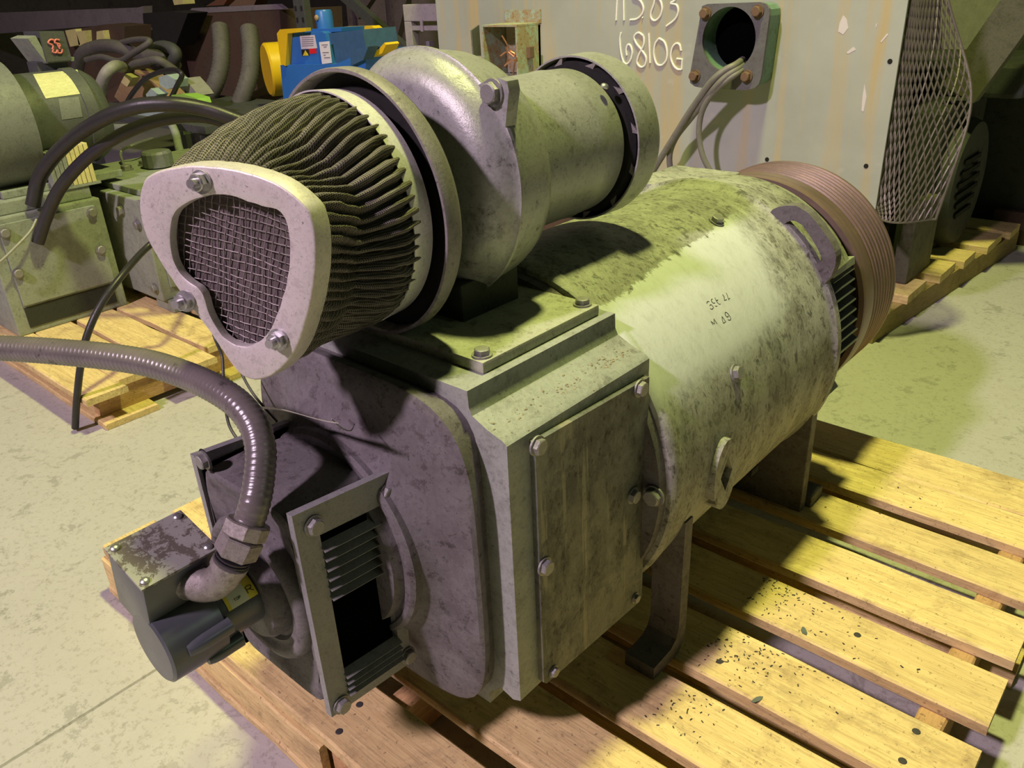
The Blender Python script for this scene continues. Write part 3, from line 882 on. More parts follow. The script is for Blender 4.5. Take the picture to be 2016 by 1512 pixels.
# ---- blower
BX, BZ = -.91, .890
bm = nb()
rs = lathe(bm, [(.783, .06), (.785, .138), (.788, .149), (.795, .161), (.807, .171), (.820, .177), (.828, .181), (.830, .1845), (.836, .1845), (.838, .180), (.870, .177), (.900, .173), (.915, .168), (.924, .158), (.930, .142), (.938, .129), (.95, .124)], BX, BZ, 96)
bm.faces.new(rs[0]); bm.faces.new(rs[-1])
blo = obj('blower_housing', bm, M['blower'], mot, smooth=True, auto=50)
bm = nb(); rs = lathe(bm, [(.79, .098), (.712, .098)], BX, .882, 64)
obj('inlet_neck', bm, M['dark'], blo, smooth=True)  # neck sits in shadow, that darkness is put into its colour
bm = nb()
rs = lathe(bm, [(.722, .168), (.719, .178), (.710, .1835), (.690, .184), (.6875, .183), (.6875, .179), (.690, .1775), (.7125, .1765)], BX, .876, 96)
obj('inlet_flange', bm, M['flange'], blo, smooth=True, auto=50)
bm = nb(); rs = lathe(bm, [(.722, .06), (.722, .176), (.713, .176), (.716, .06)], BX, .876, 96); bm.faces.new(rs[0]); bm.faces.new(rs[-1])
obj('inlet_dish', bm, M['dark'], blo, smooth=True, auto=50)
bm = nb(); box(bm, -1.02, -.80, .775, .90, .700, .76, bev=.004)
obj('outlet_neck', bm, M['dkgreen'], blo)
# bracket ear with through bolt
br = [U(a, b, 'y', .828) for a, b in [(940, 168), (958, 158), (982, 154), (998, 160), (1002, 180), (998, 215), (995, 250), (986, 244), (970, 208), (960, 190)]]
bm = nb(); prism(bm, br, (0, .022, 0)); bevel_all(bm, .003, 50)
ear = obj('bracket_ear', bm, M['blower'], blo, smooth=True, auto=30)
place('bolt', BOLT, blo, U(972, 182, 'y', .828), (0, -1, 0), .4, 1.25)
place('bolt', BOLT, blo, U(972, 182, 'y', .828)+Vector((0, .022, 0)), (0, 1, 0), .4, 1.2)

bm = nb()
rs = lathe(bm, [(.945, .1235), (1.10, .1235), (1.112, .1250), (1.120, .1238), (1.165, .1225), (1.175, .117), (1.177, .05)], BX, BZ, 96); bm.faces.new(rs[-1]); bm.faces.new(rs[0])
bmo = obj('blower_motor', bm, M['blower'], mot, smooth=True, auto=50)
bm = nb()
rs = lathe(bm, [(1.184, .1385), (1.184, .1415), (1.24, .1425), (1.25, .140), (1.252, .134), (1.252, .02)], BX, BZ, 96); bm.faces.new(rs[-1])
lathe(bm, [(1.184, .1385), (1.248, .1375), (1.248, .02)], BX, BZ, 96)
obj('fan_cowl', bm, M['blower'], bmo, smooth=True, auto=50)
bm = nb(); rs = lathe(bm, [(1.179, .05), (1.182, .124), (1.19, .132), (1.244, .1365), (1.244, .03)], BX, BZ, 64); bm.faces.new(rs[0])
obj('cowl_interior', bm, M['dark'], bmo, smooth=True)
FIN = None
for k in range(12):
    t = 2*PI*k/12+.2
    c = Vector((BX+.131*math.cos(t), 1.186, BZ+.131*math.sin(t)))
    e = Vector((math.cos(t), 0, math.sin(t))); f_ = Vector((-math.sin(t), 0, math.cos(t)))
    bm = nb(); q = [c-e*.009-f_*.001, c+e*.009-f_*.007, c+e*.009-f_*.005, c-e*.007+f_*.019, c-e*.010+f_*.019]
    prism(bm, q, (0, .012, 0)); obj('cowl_tab', bm, M['flange'], bmo)
place('screw', screwhead(.007, M['zinc']), bmo, U(1190, 171, 'y', 1.15), (.5, 0, .86))

# ---- air filter
cc = Vector((BX, .684, .878))
yaw, tilt = .40, .10
NC = Vector((math.sin(yaw)*math.cos(tilt), -math.cos(yaw)*math.cos(tilt), math.sin(tilt)))
CP = U(450, 525, 'y', .445)
RC = Vector((0, 0, 1)).cross(NC).normalized()
if RC.x < 0: RC = -RC
UCp = NC.cross(RC)
if UCp.z < 0: UCp = -UCp
def oncap(u, v, off=0.0):
    d = ray(u, v); c0 = CP+NC*off
    return CAM+d*(((c0-CAM).dot(NC))/d.dot(NC))
def z6(L): return [(260+a*.4034, 170+b*.4034) for a, b in L]
cap_out = z6([(35, 530), (60, 450), (110, 420), (210, 395), (300, 385), (380, 390), (470, 400), (560, 420), (640, 445), (700, 470), (760, 508), (800, 540), (860, 600), (888, 700), (895, 780), (895, 850), (890, 930), (880, 1000), (865, 1080), (845, 1150), (825, 1220), (800, 1280), (770, 1330), (740, 1365), (700, 1400), (660, 1425), (590, 1435), (550, 1422), (520, 1400), (480, 1350), (440, 1290), (410, 1245), (380, 1200), (345, 1155), (310, 1110), (270, 1055), (230, 1000), (190, 940), (150, 880), (115, 820), (80, 760), (55, 700), (40, 640), (33, 580)])
cap_in = z6([(250, 580), (330, 545), (420, 530), (500, 540), (560, 565), (640, 590), (700, 600), (728, 620), (750, 660), (763, 730), (766, 830), (755, 930), (730, 1030), (700, 1120), (670, 1190), (620, 1245), (560, 1270), (500, 1262), (440, 1220), (400, 1160), (372, 1105), (355, 1045), (342, 1010), (318, 980), (270, 950), (230, 910), (200, 850), (185, 770), (185, 700), (195, 640), (215, 605)])
co3 = [oncap(*p) for p in cap_out]; ci3 = [oncap(*p) for p in cap_in]
cen = sum(ci3, Vector())/len(ci3)
def polar(pts, c):
    L = sorted(((math.atan2((p-c).dot(UCp), (p-c).dot(RC)), ((p-c).dot(RC)**2+(p-c).dot(UCp)**2)**.5) for p in pts))
    def f(t):
        t = (t+PI) % (2*PI)-PI
        for i in range(len(L)):
            a, b = L[i-1], L[i]
            ta = a[0]-(2*PI if i == 0 else 0)
            if ta <= t <= b[0]:
                k = (t-ta)/max(b[0]-ta, 1e-9); return a[1]+(b[1]-a[1])*k
        a, b = L[-1], L[0]
        k = (t-a[0])/max(b[0]+2*PI-a[0], 1e-9); return a[1]+(b[1]-a[1])*k
    return f
rout, rin = polar(co3, cen), polar(ci3, cen)
n = 120
ang = [2*PI*i/n for i in range(n)]
def cpt(t, r, off): return cen+(RC*math.cos(t)+UCp*math.sin(t))*r+NC*off
DEPTH = .030
bm = nb()
rows = []
for kind, off, dr in (('o', -DEPTH, .002), ('o', -.002, .0), ('o', -.0005, -.0012), ('o', 0, -.003), ('i', 0, .0025), ('i', -.001, .0005), ('i', -.004, 0), ('i', -.012, 0)):
    f = rout if kind == 'o' else rin
    rows.append([bm.verts.new(cpt(t, f(t)+dr, off)) for t in ang])
for A, Bq in zip(rows, rows[1:]):
    for i in range(n): bm.faces.new((A[i], A[(i+1) % n], Bq[(i+1) % n], Bq[i]))
# pleated cloth
NP, PER = 58, 10
NA = NP*PER; NT = 44
bmf = nb(); uvl = bmf.loops.layers.uv.new('UVMap')
axis_dir = (cen-cc).normalized()
F0 = [Vector((1, 0, 0)), Vector((0, 0, 1))]
rowsf = []
for j in range(NT+1):
    s = j/NT                                     # 0 at the cap, 1 at the clamp
    row = []
    e = s*s*(3-2*s)
    ce = (cen-NC*(DEPTH-.004)).lerp(cc+Vector((0, -.002, 0)), s)
    ex = RC.lerp(F0[0], e).normalized(); ez = UCp.lerp(F0[1], e).normalized()
    for i in range(NA):
        t = 2*PI*i/NA
        r0 = rout(t)-.006
        r1 = .1445
        r = r0+(r1-r0)*(s**.8)
        bulge = .012*math.sin(PI*s)*(1+.6*math.sin(t))            # fuller towards the top
        g = max(0.0, math.cos((t-.05)*1.0))
        g = (1 if g > .0 else 0)*g**.6
        dent = max(0, 1-abs(s-.36)/(.36 if s < .36 else .42))**1.15*.027*g
        crease = .016*math.exp(-((s-.22)/.13)**2)*math.exp(-((t-.95)/.30)**2)
        ph = NP*t+.9*math.sin(3*t)-13*max(0, 1-s/.36)*max(0, math.cos(t-.1))+1.3*noise.noise(Vector((t*6, s*5, 0)))
        amp = .0075*(.35+.65*min(1, 6*s))*(1 if s < .93 else (1-s)/.07*.8+.2)
        x = (ph/(2*PI)) % 1
        tri = 1-abs(2*x-1)**2.2
        rr = r+bulge-dent-crease+amp*(tri*2-1)+.002*noise.noise(Vector((t*9, s*7, 3)))
        row.append(bmf.verts.new(ce+ex*math.cos(t)*rr+ez*math.sin(t)*rr))
    rowsf.append(row)
for j in range(NT):
    for i in range(NA):
        i2 = (i+1) % NA
        fc = bmf.faces.new((rowsf[j][i], rowsf[j][i2], rowsf[j+1][i2], rowsf[j+1][i]))
        for lp, (a, b) in zip(fc.loops, ((i, j), (i+1, j), (i+1, j+1), (i, j+1))):
            lp[uvl].uv = (a/NA, b/NT)
flt = obj('filter_cloth', bmf, M['knit'], mot, smooth=True, auto=180)
obj('filter_cap', bm, M['alu'], flt, smooth=True, auto=45)
# foam and wire screen behind the opening
bm = nb()
fr = [bm.verts.new(cpt(t, rin(t)+.012, -.020)) for t in ang]; bm.faces.new(fr)
fr2 = [bm.verts.new(cpt(t, rin(t)+.012, -.028)) for t in ang]; bm.faces.new(fr2[::-1])
for i in range(n): bm.faces.new((fr[i], fr[(i+1) % n], fr2[(i+1) % n], fr2[i]))
obj('filter_foam', bm, M['foam'], flt)
bm = nb()
ca, sa = math.cos(-.22), math.sin(-.22)
stepw = .0088
for fam in (0, 1):
    for k in range(-16, 17):
        run = []
        for q in range(-64, 65):
            a, b = q*.0026, k*stepw+.0016*math.sin(q*.13+k)
            p = (a, b) if fam == 0 else (b, a)
            x, y_ = p[0]*ca-p[1]*sa*(1 if fam == 0 else 1), p[0]*sa+p[1]*ca
            t = math.atan2(y_, x); rr = math.hypot(x, y_)
            if rr < rin(t)+.004:
                run.append(cen+RC*x+UCp*y_+NC*(-.0150+.0005*math.cos(q*.0026/stepw*PI+(k+fam)*PI)-.003*math.cos(rr*20)))
            elif run:
                if len(run) > 2: tube(bm, run, .00068, 4)
                run = []
        if len(run) > 2: tube(bm, run, .00068, 4)
o = obj('wire_screen', bm, M['wire'], flt); o['kind'] = 'stuff'
for uv in ((398, 358), (367, 592), (549, 668)):
    place('nut', BOLT_Z, flt, oncap(*uv), NC, random.random())
# clamp band
bm = nb()
lathe(bm, [(.655, .1585), (.688, .1560), (.688, .1540), (.655, .1565), (.655, .1585)], BX, .878, 96)
obj('clamp_band', bm, M['band'], flt, smooth=True, auto=50)

# ---- encoder
EC = Vector((-.886, 0, .405))
bm = nb()
rs = lathe(bm, [(.2615, .001), (.2615, .020), (.262, .048), (.265, .052), (.30, .053), (.34, .052), (.342, .046), (.352, .044), (.40, .044)], EC.x, EC.z, 48); bm.faces.new(rs[0]); bm.faces.new(rs[-1])
enc = obj('encoder', bm, M['encoder'], mot, smooth=True, label='slate-grey encoder with a square terminal box')
TL = Matrix.Translation((-.905, 0, .49)) @ Matrix.Rotation(.22, 4, 'Y')
bm = nb(); box(bm, -.046, .042, .262, .362, -.062, .034, bev=.005, mat=TL)
obj('terminal_box', bm, M['encoder'], enc, smooth=True, auto=30)
bm = nb(); box(bm, -.048, .044, .260, .364, .0345, .0385, bev=.0015, mat=TL)
obj('box_lid', bm, M['lid'], enc)
SCW = screwhead(.006, M['zinc'])
for a, b in ((-.038, .270), (.034, .270), (-.038, .354), (.034, .354)):
    place('screw', SCW, enc, TL @ Vector((a, b, .0385)), TL.to_3x3() @ Vector((0, 0, 1)))
# cast lobes along the cylinder
for a0, y0, y1 in ((.15, .285, .345), (-.75, .31, .36)):
    c = Vector((EC.x+.050*math.cos(a0), 0, EC.z+.050*math.sin(a0)))
    bm = nb(); pts = [Vector((c.x, y0+(y1-y0)*k/8, c.z)) for k in range(9)]
    tube(bm, pts, .012, 12, rf=lambda i, n_: .012*math.sqrt(max(.05, 1-((i-3.4)/4.7)**2)) if i < 3 else .012)
    obj('screw_boss', bm, M['encoder'], enc, smooth=True)
bm = nb(); lathe(bm, [(.352, .0448), (.352, .0455), (.396, .0455), (.396, .0448)], EC.x, EC.z, 24, a0=.45, a1=1.75)
lab = obj('label', bm, M['label_cream'], enc, smooth=True, label='cream label with yellow borders')
for y0, y1 in ((.352, .357), (.383, .396)):
    bm = nb(); lathe(bm, [(y0, .0456), (y1, .0456)], EC.x, EC.z, 24, a0=.45, a1=1.75)
    obj('yellow_band', bm, M['label_yellow'], enc, smooth=True)
bm = nb()
def onlab(a, b): return Vector((EC.x+.0459*math.cos(b), a, EC.z+.0459*math.sin(b)))
def letters(S, y0, b0, sy, sb, r):
    for L in S: tube(bm, [onlab(y0+p[0]*sy, b0+p[1]*sb) for p in L], r, 4)
R_ = [[(0, 0), (0, 1)], [(0, 1), (.7, 1), (.9, .8), (.7, .5), (0, .5)], [(.4, .5), (.95, 0)]]
T_ = [[(0, 1), (1, 1)], [(.5, 1), (.5, 0)]]
O_ = [[(.2, 0), (.8, 0), (1, .5), (.8, 1), (.2, 1), (0, .5), (.2, 0)]]
P_ = [[(0, 0), (0, 1)], [(0, 1), (.8, 1), (.9, .75), (.7, .5), (0, .5)]]
letters(R_, .3845, .62, .009, .20, .0006)
for k, L in enumerate((T_, O_, P_)): letters(L, .364+.0035*k, .62, .0028, .07, .0003)
obj('label_print', bm, M['ink'], enc)

# ---- flexible conduit with its fittings
P0 = U(390, 1150, 'x', -.855)
P1 = U(418, 1150, 'x', -.836)
P2 = U(441, 1132, 'x', -.820)
P3 = U(452, 1112, 'x', -.813)
P4 = U(466, 1083, 'x', -.808)
P5 = U(480, 1054, 'x', -.806)
P6 = U(492, 1022, 'x', -.806)
P7 = U(503, 985, 'x', -.806)
def depth(p): return (p-CAM).dot(FWD)
con = root('flexible_conduit', U(160, 700, 'z', ZF), 'ribbed grey-brown flexible conduit curving down to the encoder box', 'conduit')
con.location = (-.87, .33, .49); ORIG[con] = Vector((-.87, .33, .49))
d0 = depth(P7)
way = [P5, P6, P7]+[UD(u, v, d0+k) for u, v, k in [(511, 935, .008), (513, 885, .015), (501, 838, .025), (470, 797, .04), (425, 766, .065), (370, 740, .10), (300, 717, .125), (220, 703, .15), (130, 694, .18), (50, 688, .21), (-40, 684, .24), (-130, 684, .27)]]
path = resample(smoothpath(way, 14), .0026)
bm = nb()
tube(bm, path, .018, 16, rf=lambda i, n_: .0192+(.0004 if i % 3 else -.0006))
obj('conduit_hose', bm, M['conduit'], con, smooth=True, auto=60)
bm = nb(); el = smoothpath([P0+Vector((-.012, 0, 0)), P0, P1, P2, P3], 8)
tube(bm, el, .0165, 16, rf=lambda i, n_: .0255 if i < 5 else .0215)
obj('elbow', bm, M['fitting'], con, smooth=True, auto=50)
def hexsleeve(a, b, r, seg, name, grooves=0):
    a, b = Vector(a), Vector(b); bm = nb()
    pts = [a, a.lerp(b, .08), a.lerp(b, .92), b]
    tube(bm, pts, r, seg, rf=lambda i, n_: r*.93 if i in (0, 3) else r)
    return obj(name, bm, M['black'] if name == 'seal_ring' else M['fitting'], con, smooth=(seg > 12), auto=30)
hexsleeve(P2.lerp(P3, .7), P3.lerp(P4, .25), .0235, 20, 'thread_collar')
hexsleeve(P3.lerp(P4, .30), P3.lerp(P4, .42), .0225, 20, 'seal_ring')
hexsleeve(P3.lerp(P4, .50), P3.lerp(P4, .62), .0225, 20, 'seal_ring')
hexsleeve(P3.lerp(P4, .68), P4.lerp(P5, .90), .0275, 6, 'hex_body')
hexsleeve(P4.lerp(P5, .95), P5.lerp(P6, .85), .0285, 10, 'gland_nut')

# ---- loose leads
def cable(name, pts, r, mat, label, cat='cable', per=10, seg=12):
    bm = nb(); tube(bm, smoothpath(pts, per), r, seg)
    return tag(obj(name, bm, mat, smooth=True), label, cat)
HA = U(64, 405, 'x', -3.36); dA = depth(HA); HB = U(74, 478, 'x', -3.335); dB = depth(HB); HCp = U(148, 842, 'z', ZF+.013); dC = depth(HCp)
cable('rubber_hose', [HA, UD(80, 345, dA-.03), UD(125, 288, dA-.10), UD(190, 240, dA-.2), UD(262, 211, dA-.25), UD(330, 205, dA-.25), UD(395, 213, dA-.22), UD(450, 230, dA-.2), UD(520, 262, dA-.15), UD(575, 330, dA-.1), UD(600, 420, dA-.1), UD(605, 520, dA-.1)], .026, M['black'], 'thick black hose arching from the left motor behind the filter, upper of the pair', 'hose')
cable('rubber_hose', [HB, UD(92, 425, dB-.02), UD(120, 368, dB-.05), UD(172, 310, dB-.10), UD(235, 267, dB-.14), UD(310, 238, dB-.16), UD(385, 229, dB-.16), UD(445, 243, dB-.15), UD(505, 285, dB-.1), UD(545, 350, dB-.05), UD(560, 430, dB), UD(565, 530, dB)], .023, M['black'], 'black hose under the upper one, its cut end lower on the left motor', 'hose')
cable('rubber_hose', [U(420, 420, 'y', 1.95), UD(350, 445, dC+.15), UD(290, 487, dC+.05), UD(238, 545, dC-.08), UD(196, 605, dC-.13), UD(170, 665, dC-.14), UD(158, 725, dC-.12), UD(151, 790, dC-.06), HCp], .0115, M['black'], 'thin black hose hanging down to the floor left of the filter cap', 'hose')
cable('wire', [Vector((-1.155, .70, .50)), UD(432, 655, 1.30), UD(438, 705, 1.28), UD(441, 760, 1.27), UD(449, 830, 1.26), UD(470, 870, 1.25)], .0024, M['black'], 'thin black wire hanging straight below the filter cap', 'wire')
cable('wire', [Vector((-1.155, .69, .50)), UD(450, 660, 1.30), UD(474, 730, 1.28), UD(495, 770, 1.27), UD(520, 802, 1.26), UD(545, 830, 1.25)], .0022, M['black'], 'thin black wire slanting right below the filter cap', 'wire')
# paper tag
a, b_ = U(492, 800, 'y', .50), U(665, 827, 'y', .50)
tg = root('paper_tag', (a+b_)/2, 'white paper tag seen nearly edge-on above the front housing', 'tag')
bm = nb()
nt_ = 10; top_ = []; bot_ = []
for k in range(nt_+1):
    t = k/nt_; p = a.lerp(b_, t)+Vector((0, 0, .004*math.sin(t*5)))
    top_.append(p); bot_.append(p+(p-CAM).normalized()*.055+Vector((0, 0, -.004+.006*t)))
for lst in (0,):
    va = [bm.verts.new(p) for p in top_]; vb = [bm.verts.new(p) for p in bot_]
    vc = [bm.verts.new(p+Vector((0, .0005, -.0015))) for p in top_]; vd = [bm.verts.new(p+Vector((0, 0, -.0012))) for p in bot_]
    for k in range(nt_):
        bm.faces.new((va[k], va[k+1], vb[k+1], vb[k])); bm.faces.new((vc[k+1], vc[k], vd[k], vd[k+1])); bm.faces.new((va[k+1], va[k], vc[k], vc[k+1])); bm.faces.new((vb[k], vb[k+1], vd[k+1], vd[k]))
    bm.faces.new((va[0], vb[0], vd[0], vc[0])); bm.faces.new((va[-1], vc[-1], vd[-1], vb[-1]))
obj('tag_sheet', bm, M['paper'], tg)
bm = nb(); tube(bm, smoothpath([b_.lerp(a, .06), U(672, 842, 'y', .515), U(690, 848, 'y', .53), U(698, 835, 'y', .555)], 6), .0008, 5)
obj('tie_wire', bm, M['bolt'], tg)

# ---- debris on the pallet
def flake(c, L, w, ang, t=.0015):
    bm = nb(); pts = []
    for k in range(9):
        a = 2*PI*k/9; r = (.75+.5*random.random())
        x, y_ = L*math.cos(a)*r, w*math.sin(a)*r
        pts.append(Vector((c.x+x*math.cos(ang)-y_*math.sin(ang), c.y+x*math.sin(ang)+y_*math.cos(ang), c.z+.0003)))
    prism(bm, pts, (0, 0, t)); return bm
for uv, L, w_, a, m_, lb in (((1583, 1243), .010, .005, 2.2, 'chipgreen', 'grey-green paint flake on the fourth pallet board from the back'), ((1491, 1378), .011, .005, 1.2, 'chipgreen', 'grey-green paint flake near the edge of the front pallet boards'), ((1416, 1303), .007, .005, .6, 'chip', 'largest dark flake among the black filings by the foot')):
    tag(obj('paint_flake', flake(U(*uv, 'z', .0), L, w_, a), M[m_]), lb, 'debris')
bm = nb()
cl = [((1470, 1290), 95, 65, 110), ((1500, 1160), 110, 45, 110), ((1350, 1390), 90, 60, 45), ((1590, 1210), 130, 50, 30), ((1640, 1330), 160, 90, 30), ((1700, 1000), 170, 60, 25)]
for (u, v), su, sv, cnt in cl:
    for k in range(cnt):
        p = U(random.gauss(u, su*.5), random.gauss(v, sv*.5), 'z', 0)
        if not any(a+.006 < p.y < b-.006 for a, b in top_boards) or p.x > XR-.02 or p.x < -.53: continue
        L = random.uniform(.0012, .0034); w_ = L*random.uniform(.25, .5); a = random.random()*PI
        e = Vector((math.cos(a), math.sin(a), 0)); f = Vector((-e.y, e.x, 0))
        p.z = .0004
        prism(bm, [p-e*L-f*w_, p+e*L-f*w_*.6, p+e*L*.9+f*w_, p-e*L*.7+f*w_*.8], (0, 0, .001))
tag(obj('metal_filings', bm, M['chip']), 'black filings scattered on the pallet boards beside the motor foot', 'debris', kind='stuff')

# ------------------------------------------------------------------ grey cabinet at the back
PY = 3.0
cab = root('steel_cabinet', (-2.03, 3.3, .0), 'large rust-streaked grey steel cabinet with chalk numbers behind the motor', 'cabinet')
bm = nb(); box(bm, -3.125, -.945, PY, PY+.012, .36, 1.75, bev=.002)
obj('front_panel', bm, M['panel'], cab)
obj('side_panel', B(-3.125, -3.113, PY+.013, 3.5, .0, 1.75), M['panel'], cab)
obj('back_frame', B(-3.1, -1.05, 3.48, 3.53, .0, 1.75), M['dkgreen'], cab)
obj('base_frame', B(-3.1, -1.0, PY+.015, PY+.10, .0, .355), M['brownsteel'], cab)
obj('base_frame', B(-3.1, -1.0, 3.38, 3.47, .0, .20), M['dkgreen'], cab)
def strokes(name, S, o, s, r, mat, parent, y):
    bm = nb()
    for L, sm_ in S:
        pts = [U(*S2(p, o, s), 'y', y) for p in L]
        tube(bm, smoothpath(pts, 6) if sm_ and len(pts) > 2 else pts, r, 6)
    return obj(name, bm, mat, parent)
chalk = [([(143, -60), (132, 160)], 0), ([(190, -60), (193, 160)], 0), ([(262, -60), (268, -20), (320, 5), (345, 60), (335, 110), (295, 148), (240, 156)], 1), ([(336, 138), (342, 141)], 0),
         ([(440, -40), (428, 30), (405, 100), (408, 145), (438, 162), (475, 130), (492, 70), (480, 10), (455, -25), (440, -60), (470, -90), (480, -60), (440, -30)], 1), ([(535, -60), (590, -40), (595, 0), (560, 25), (605, 40), (618, 90), (595, 150), (525, 206)], 1),
         ([(170, 255), (162, 310), (168, 400), (188, 480), (215, 502), (245, 470), (258, 410), (245, 360), (225, 350), (211, 385), (214, 435)], 1),
         ([(345, 280), (305, 256), (273, 290), (290, 340), (330, 390), (366, 450), (358, 510), (325, 525), (296, 490), (310, 430), (345, 360), (350, 310), (345, 280)], 1),
         ([(388, 260), (398, 495)], 0), ([(468, 300), (436, 350), (428, 430), (450, 500), (490, 510), (525, 470), (530, 400), (510, 330), (468, 300)], 1),
         ([(640, 398), (628, 350), (600, 342), (570, 380), (560, 450), (580, 510), (612, 542), (645, 545)], 1), ([(645, 545), (650, 465), (606, 460)], 0)]
strokes('chalk_numbers', chalk, (1180, 0), .2513, .0042, M['chalk'], cab, PY-.002)
# paint scuffs
for q in ([(1660, 30), (1667, 38), (1670, 55), (1660, 68), (1650, 62), (1653, 45)], [(1680, 92), (1685, 98), (1670, 106), (1666, 104)], [(1702, 165), (1706, 190), (1700, 220), (1696, 218), (1698, 190)], [(1746, 66), (1749, 68), (1735, 84), (1733, 82)], [(1724, 48), (1728, 45), (1724, 56)]):
    bm = nb(); prism(bm, [U(a, b, 'y', PY-.0008) for a, b in q], (0, .0006, 0))
    obj('paint_scuff', bm, M['pink'], cab)
hm = nb(); rs = lathe(hm, [(0, .0085), (.001, .008)], 0, 0, 14, axis='z'); hm.faces.new(rs[-1]); hm.faces.new(rs[0][::-1])
HM = mesh_from(hm, M['dark'], 'bolt_hole')
for uv in ((1510, 314), (1752, 121), (1705, 327)):
    place('bolt_hole', HM, cab, U(*uv, 'y', PY-.0002), (0, -1, 0))
# square cable flange
FY = PY-.105
def F(u, v): return U(u, v, 'y', FY)
o_ = [F(1382, 12), F(1390, 8), F(1500, 4), (F(1512, 10)), F(1516, 22), F(1497, 160), F(1490, 172), F(1470, 178), F(1370, 172), F(1357, 162), F(1358, 148)]
c_ = F(1434, 78); nn = 48
hole_ = [Vector((c_.x+.105*math.cos(2*PI*i/nn), FY, c_.z+.108*math.sin(2*PI*i/nn))) for i in range(nn)]
oo, hh = align(resample_closed(o_, nn), hole_)
bm = nb(); ringprism(bm, oo, hh, (0, .012, 0))
fl_ = obj('cable_flange', bm, M['greyplate'], cab)
o2 = [Vector((p.x*1.0, p.y, p.z)) for p in oo]
sx = lambda p, k: Vector((c_.x+(p.x-c_.x)*k, FY+.012, c_.z+(p.z-c_.z)*k))
bm = nb(); ringprism(bm, [sx(p, .96) for p in oo], [sx(p, 1.0) for p in hh], (0, .088, 0))
obj('flange_collar', bm, M['gasket'], fl_)
bm = nb(); rs = lathe(bm, [(PY-.004, .001), (PY-.003, .11)], c_.x, c_.z, 32); obj('opening_shade_disc', bm, M['void'], fl_)  # black disc paints the shade of the opening onto the panel
for uv in ((1390, 26), (1493, 22), (1369, 149), (1471, 150)):
    place('bolt', BOLT_R, fl_, F(*uv), (0, -1, 0), random.random(), .8)
def ccable(pts, r, label): return cable('grey_cable', pts, r, M['greycable'], label)
ccable([U(1462, 118, 'y', PY-.02), U(1448, 128, 'y', FY-.02), U(1425, 140, 'y', FY-.05), U(1400, 162, 'y', FY-.06), U(1378, 192, 'y', FY-.05), U(1355, 225, 'y', FY-.04), U(1330, 265, 'y', FY-.03), U(1305, 305, 'y', FY-.02), U(1275, 355, 'y', FY), U(1245, 410, 'y', FY)], .013, 'left grey cable running from the square flange down to the lower left')
ccable([U(1466, 125, 'y', PY-.02), U(1452, 136, 'y', FY-.02), U(1430, 150, 'y', FY-.05), U(1408, 172, 'y', FY-.06), U(1382, 205, 'y', FY-.04), U(1358, 235, 'y', FY-.02), U(1330, 272, 'y', FY), U(1318, 310, 'y', FY), U(1325, 360, 'y', FY), U(1335, 400, 'y', FY)], .012, 'middle grey cable from the square flange, branching behind the left one')
ccable([U(1470, 130, 'y', PY-.02), U(1455, 142, 'y', FY-.02), U(1432, 158, 'y', FY-.05), U(1402, 185, 'y', FY-.055), U(1382, 220, 'y', FY-.05), U(1376, 262, 'y', FY-.045), U(1383, 305, 'y', FY-.04), U(1400, 340, 'y', FY-.03), U(1420, 375, 'y', FY-.02)], .011, 'right grey cable looping straight down from the square flange')
# small open rusty box with copper wires
BY = PY-.16
def J(u, v, y=BY): return U(u, v, 'y', y)
jb = obj('junction_box', B(J(955, 90).x, J(1018, 90).x, BY+.145, BY+.158, J(985, 150).z, J(985, 52).z), M['rustbox'], cab, label='small open rusty green junction box')
x0, x1, zt, zb = J(950, 90).x, J(1018, 90).x, J(985, 49).z, J(985, 152).z
for q in ((x0, x1, BY, PY-.002, zt-.008, zt), (x1-.008, x1, BY, PY-.002, zb, zt-.009), (x0, x0+.008, BY, PY-.002, zb, zt-.009), (x0, x1, BY, PY-.002, zb-.008, zb)):
    obj('box_wall', B(*q), M['rustbox'], jb)
bm = nb(); prism(bm, [J(941, 49, BY+.02), J(926, 60, BY-.06), J(930, 110, BY-.06), J(945, 110, BY+.02)], (.004, .004, 0)); obj('box_door', bm, M['greyplate'], jb)
obj('mounting_plate', B(J(995, 30, PY).x, J(1066, 30, PY).x, PY-.006, PY-.001, J(1030, 45, PY).z, J(1030, 19, PY).z), M['rustbox'], jb)
bm = nb()
for L in ([(988, 70), (997, 85), (1005, 100), (1016, 107)], [(993, 130), (1003, 122), (1017, 115), (1010, 104)], [(1018, 112), (1012, 130), (1011, 148)], [(985, 110), (998, 102), (1012, 112)], [(996, 92), (1000, 115), (994, 130)]):
    tube(bm, smoothpath([J(a, b, BY-.01+.01*i) for i, (a, b) in enumerate(L)], 5), .0038, 6)
obj('copper_wires', bm, M['copper'], jb)
obj('latch', B(J(1034, 92, BY+.06).x, J(1043, 92, BY+.06).x, BY+.06, BY+.09, J(1038, 115, BY+.06).z, J(1038, 92, BY+.06).z, bev=.003), M['rustbolt'], jb)

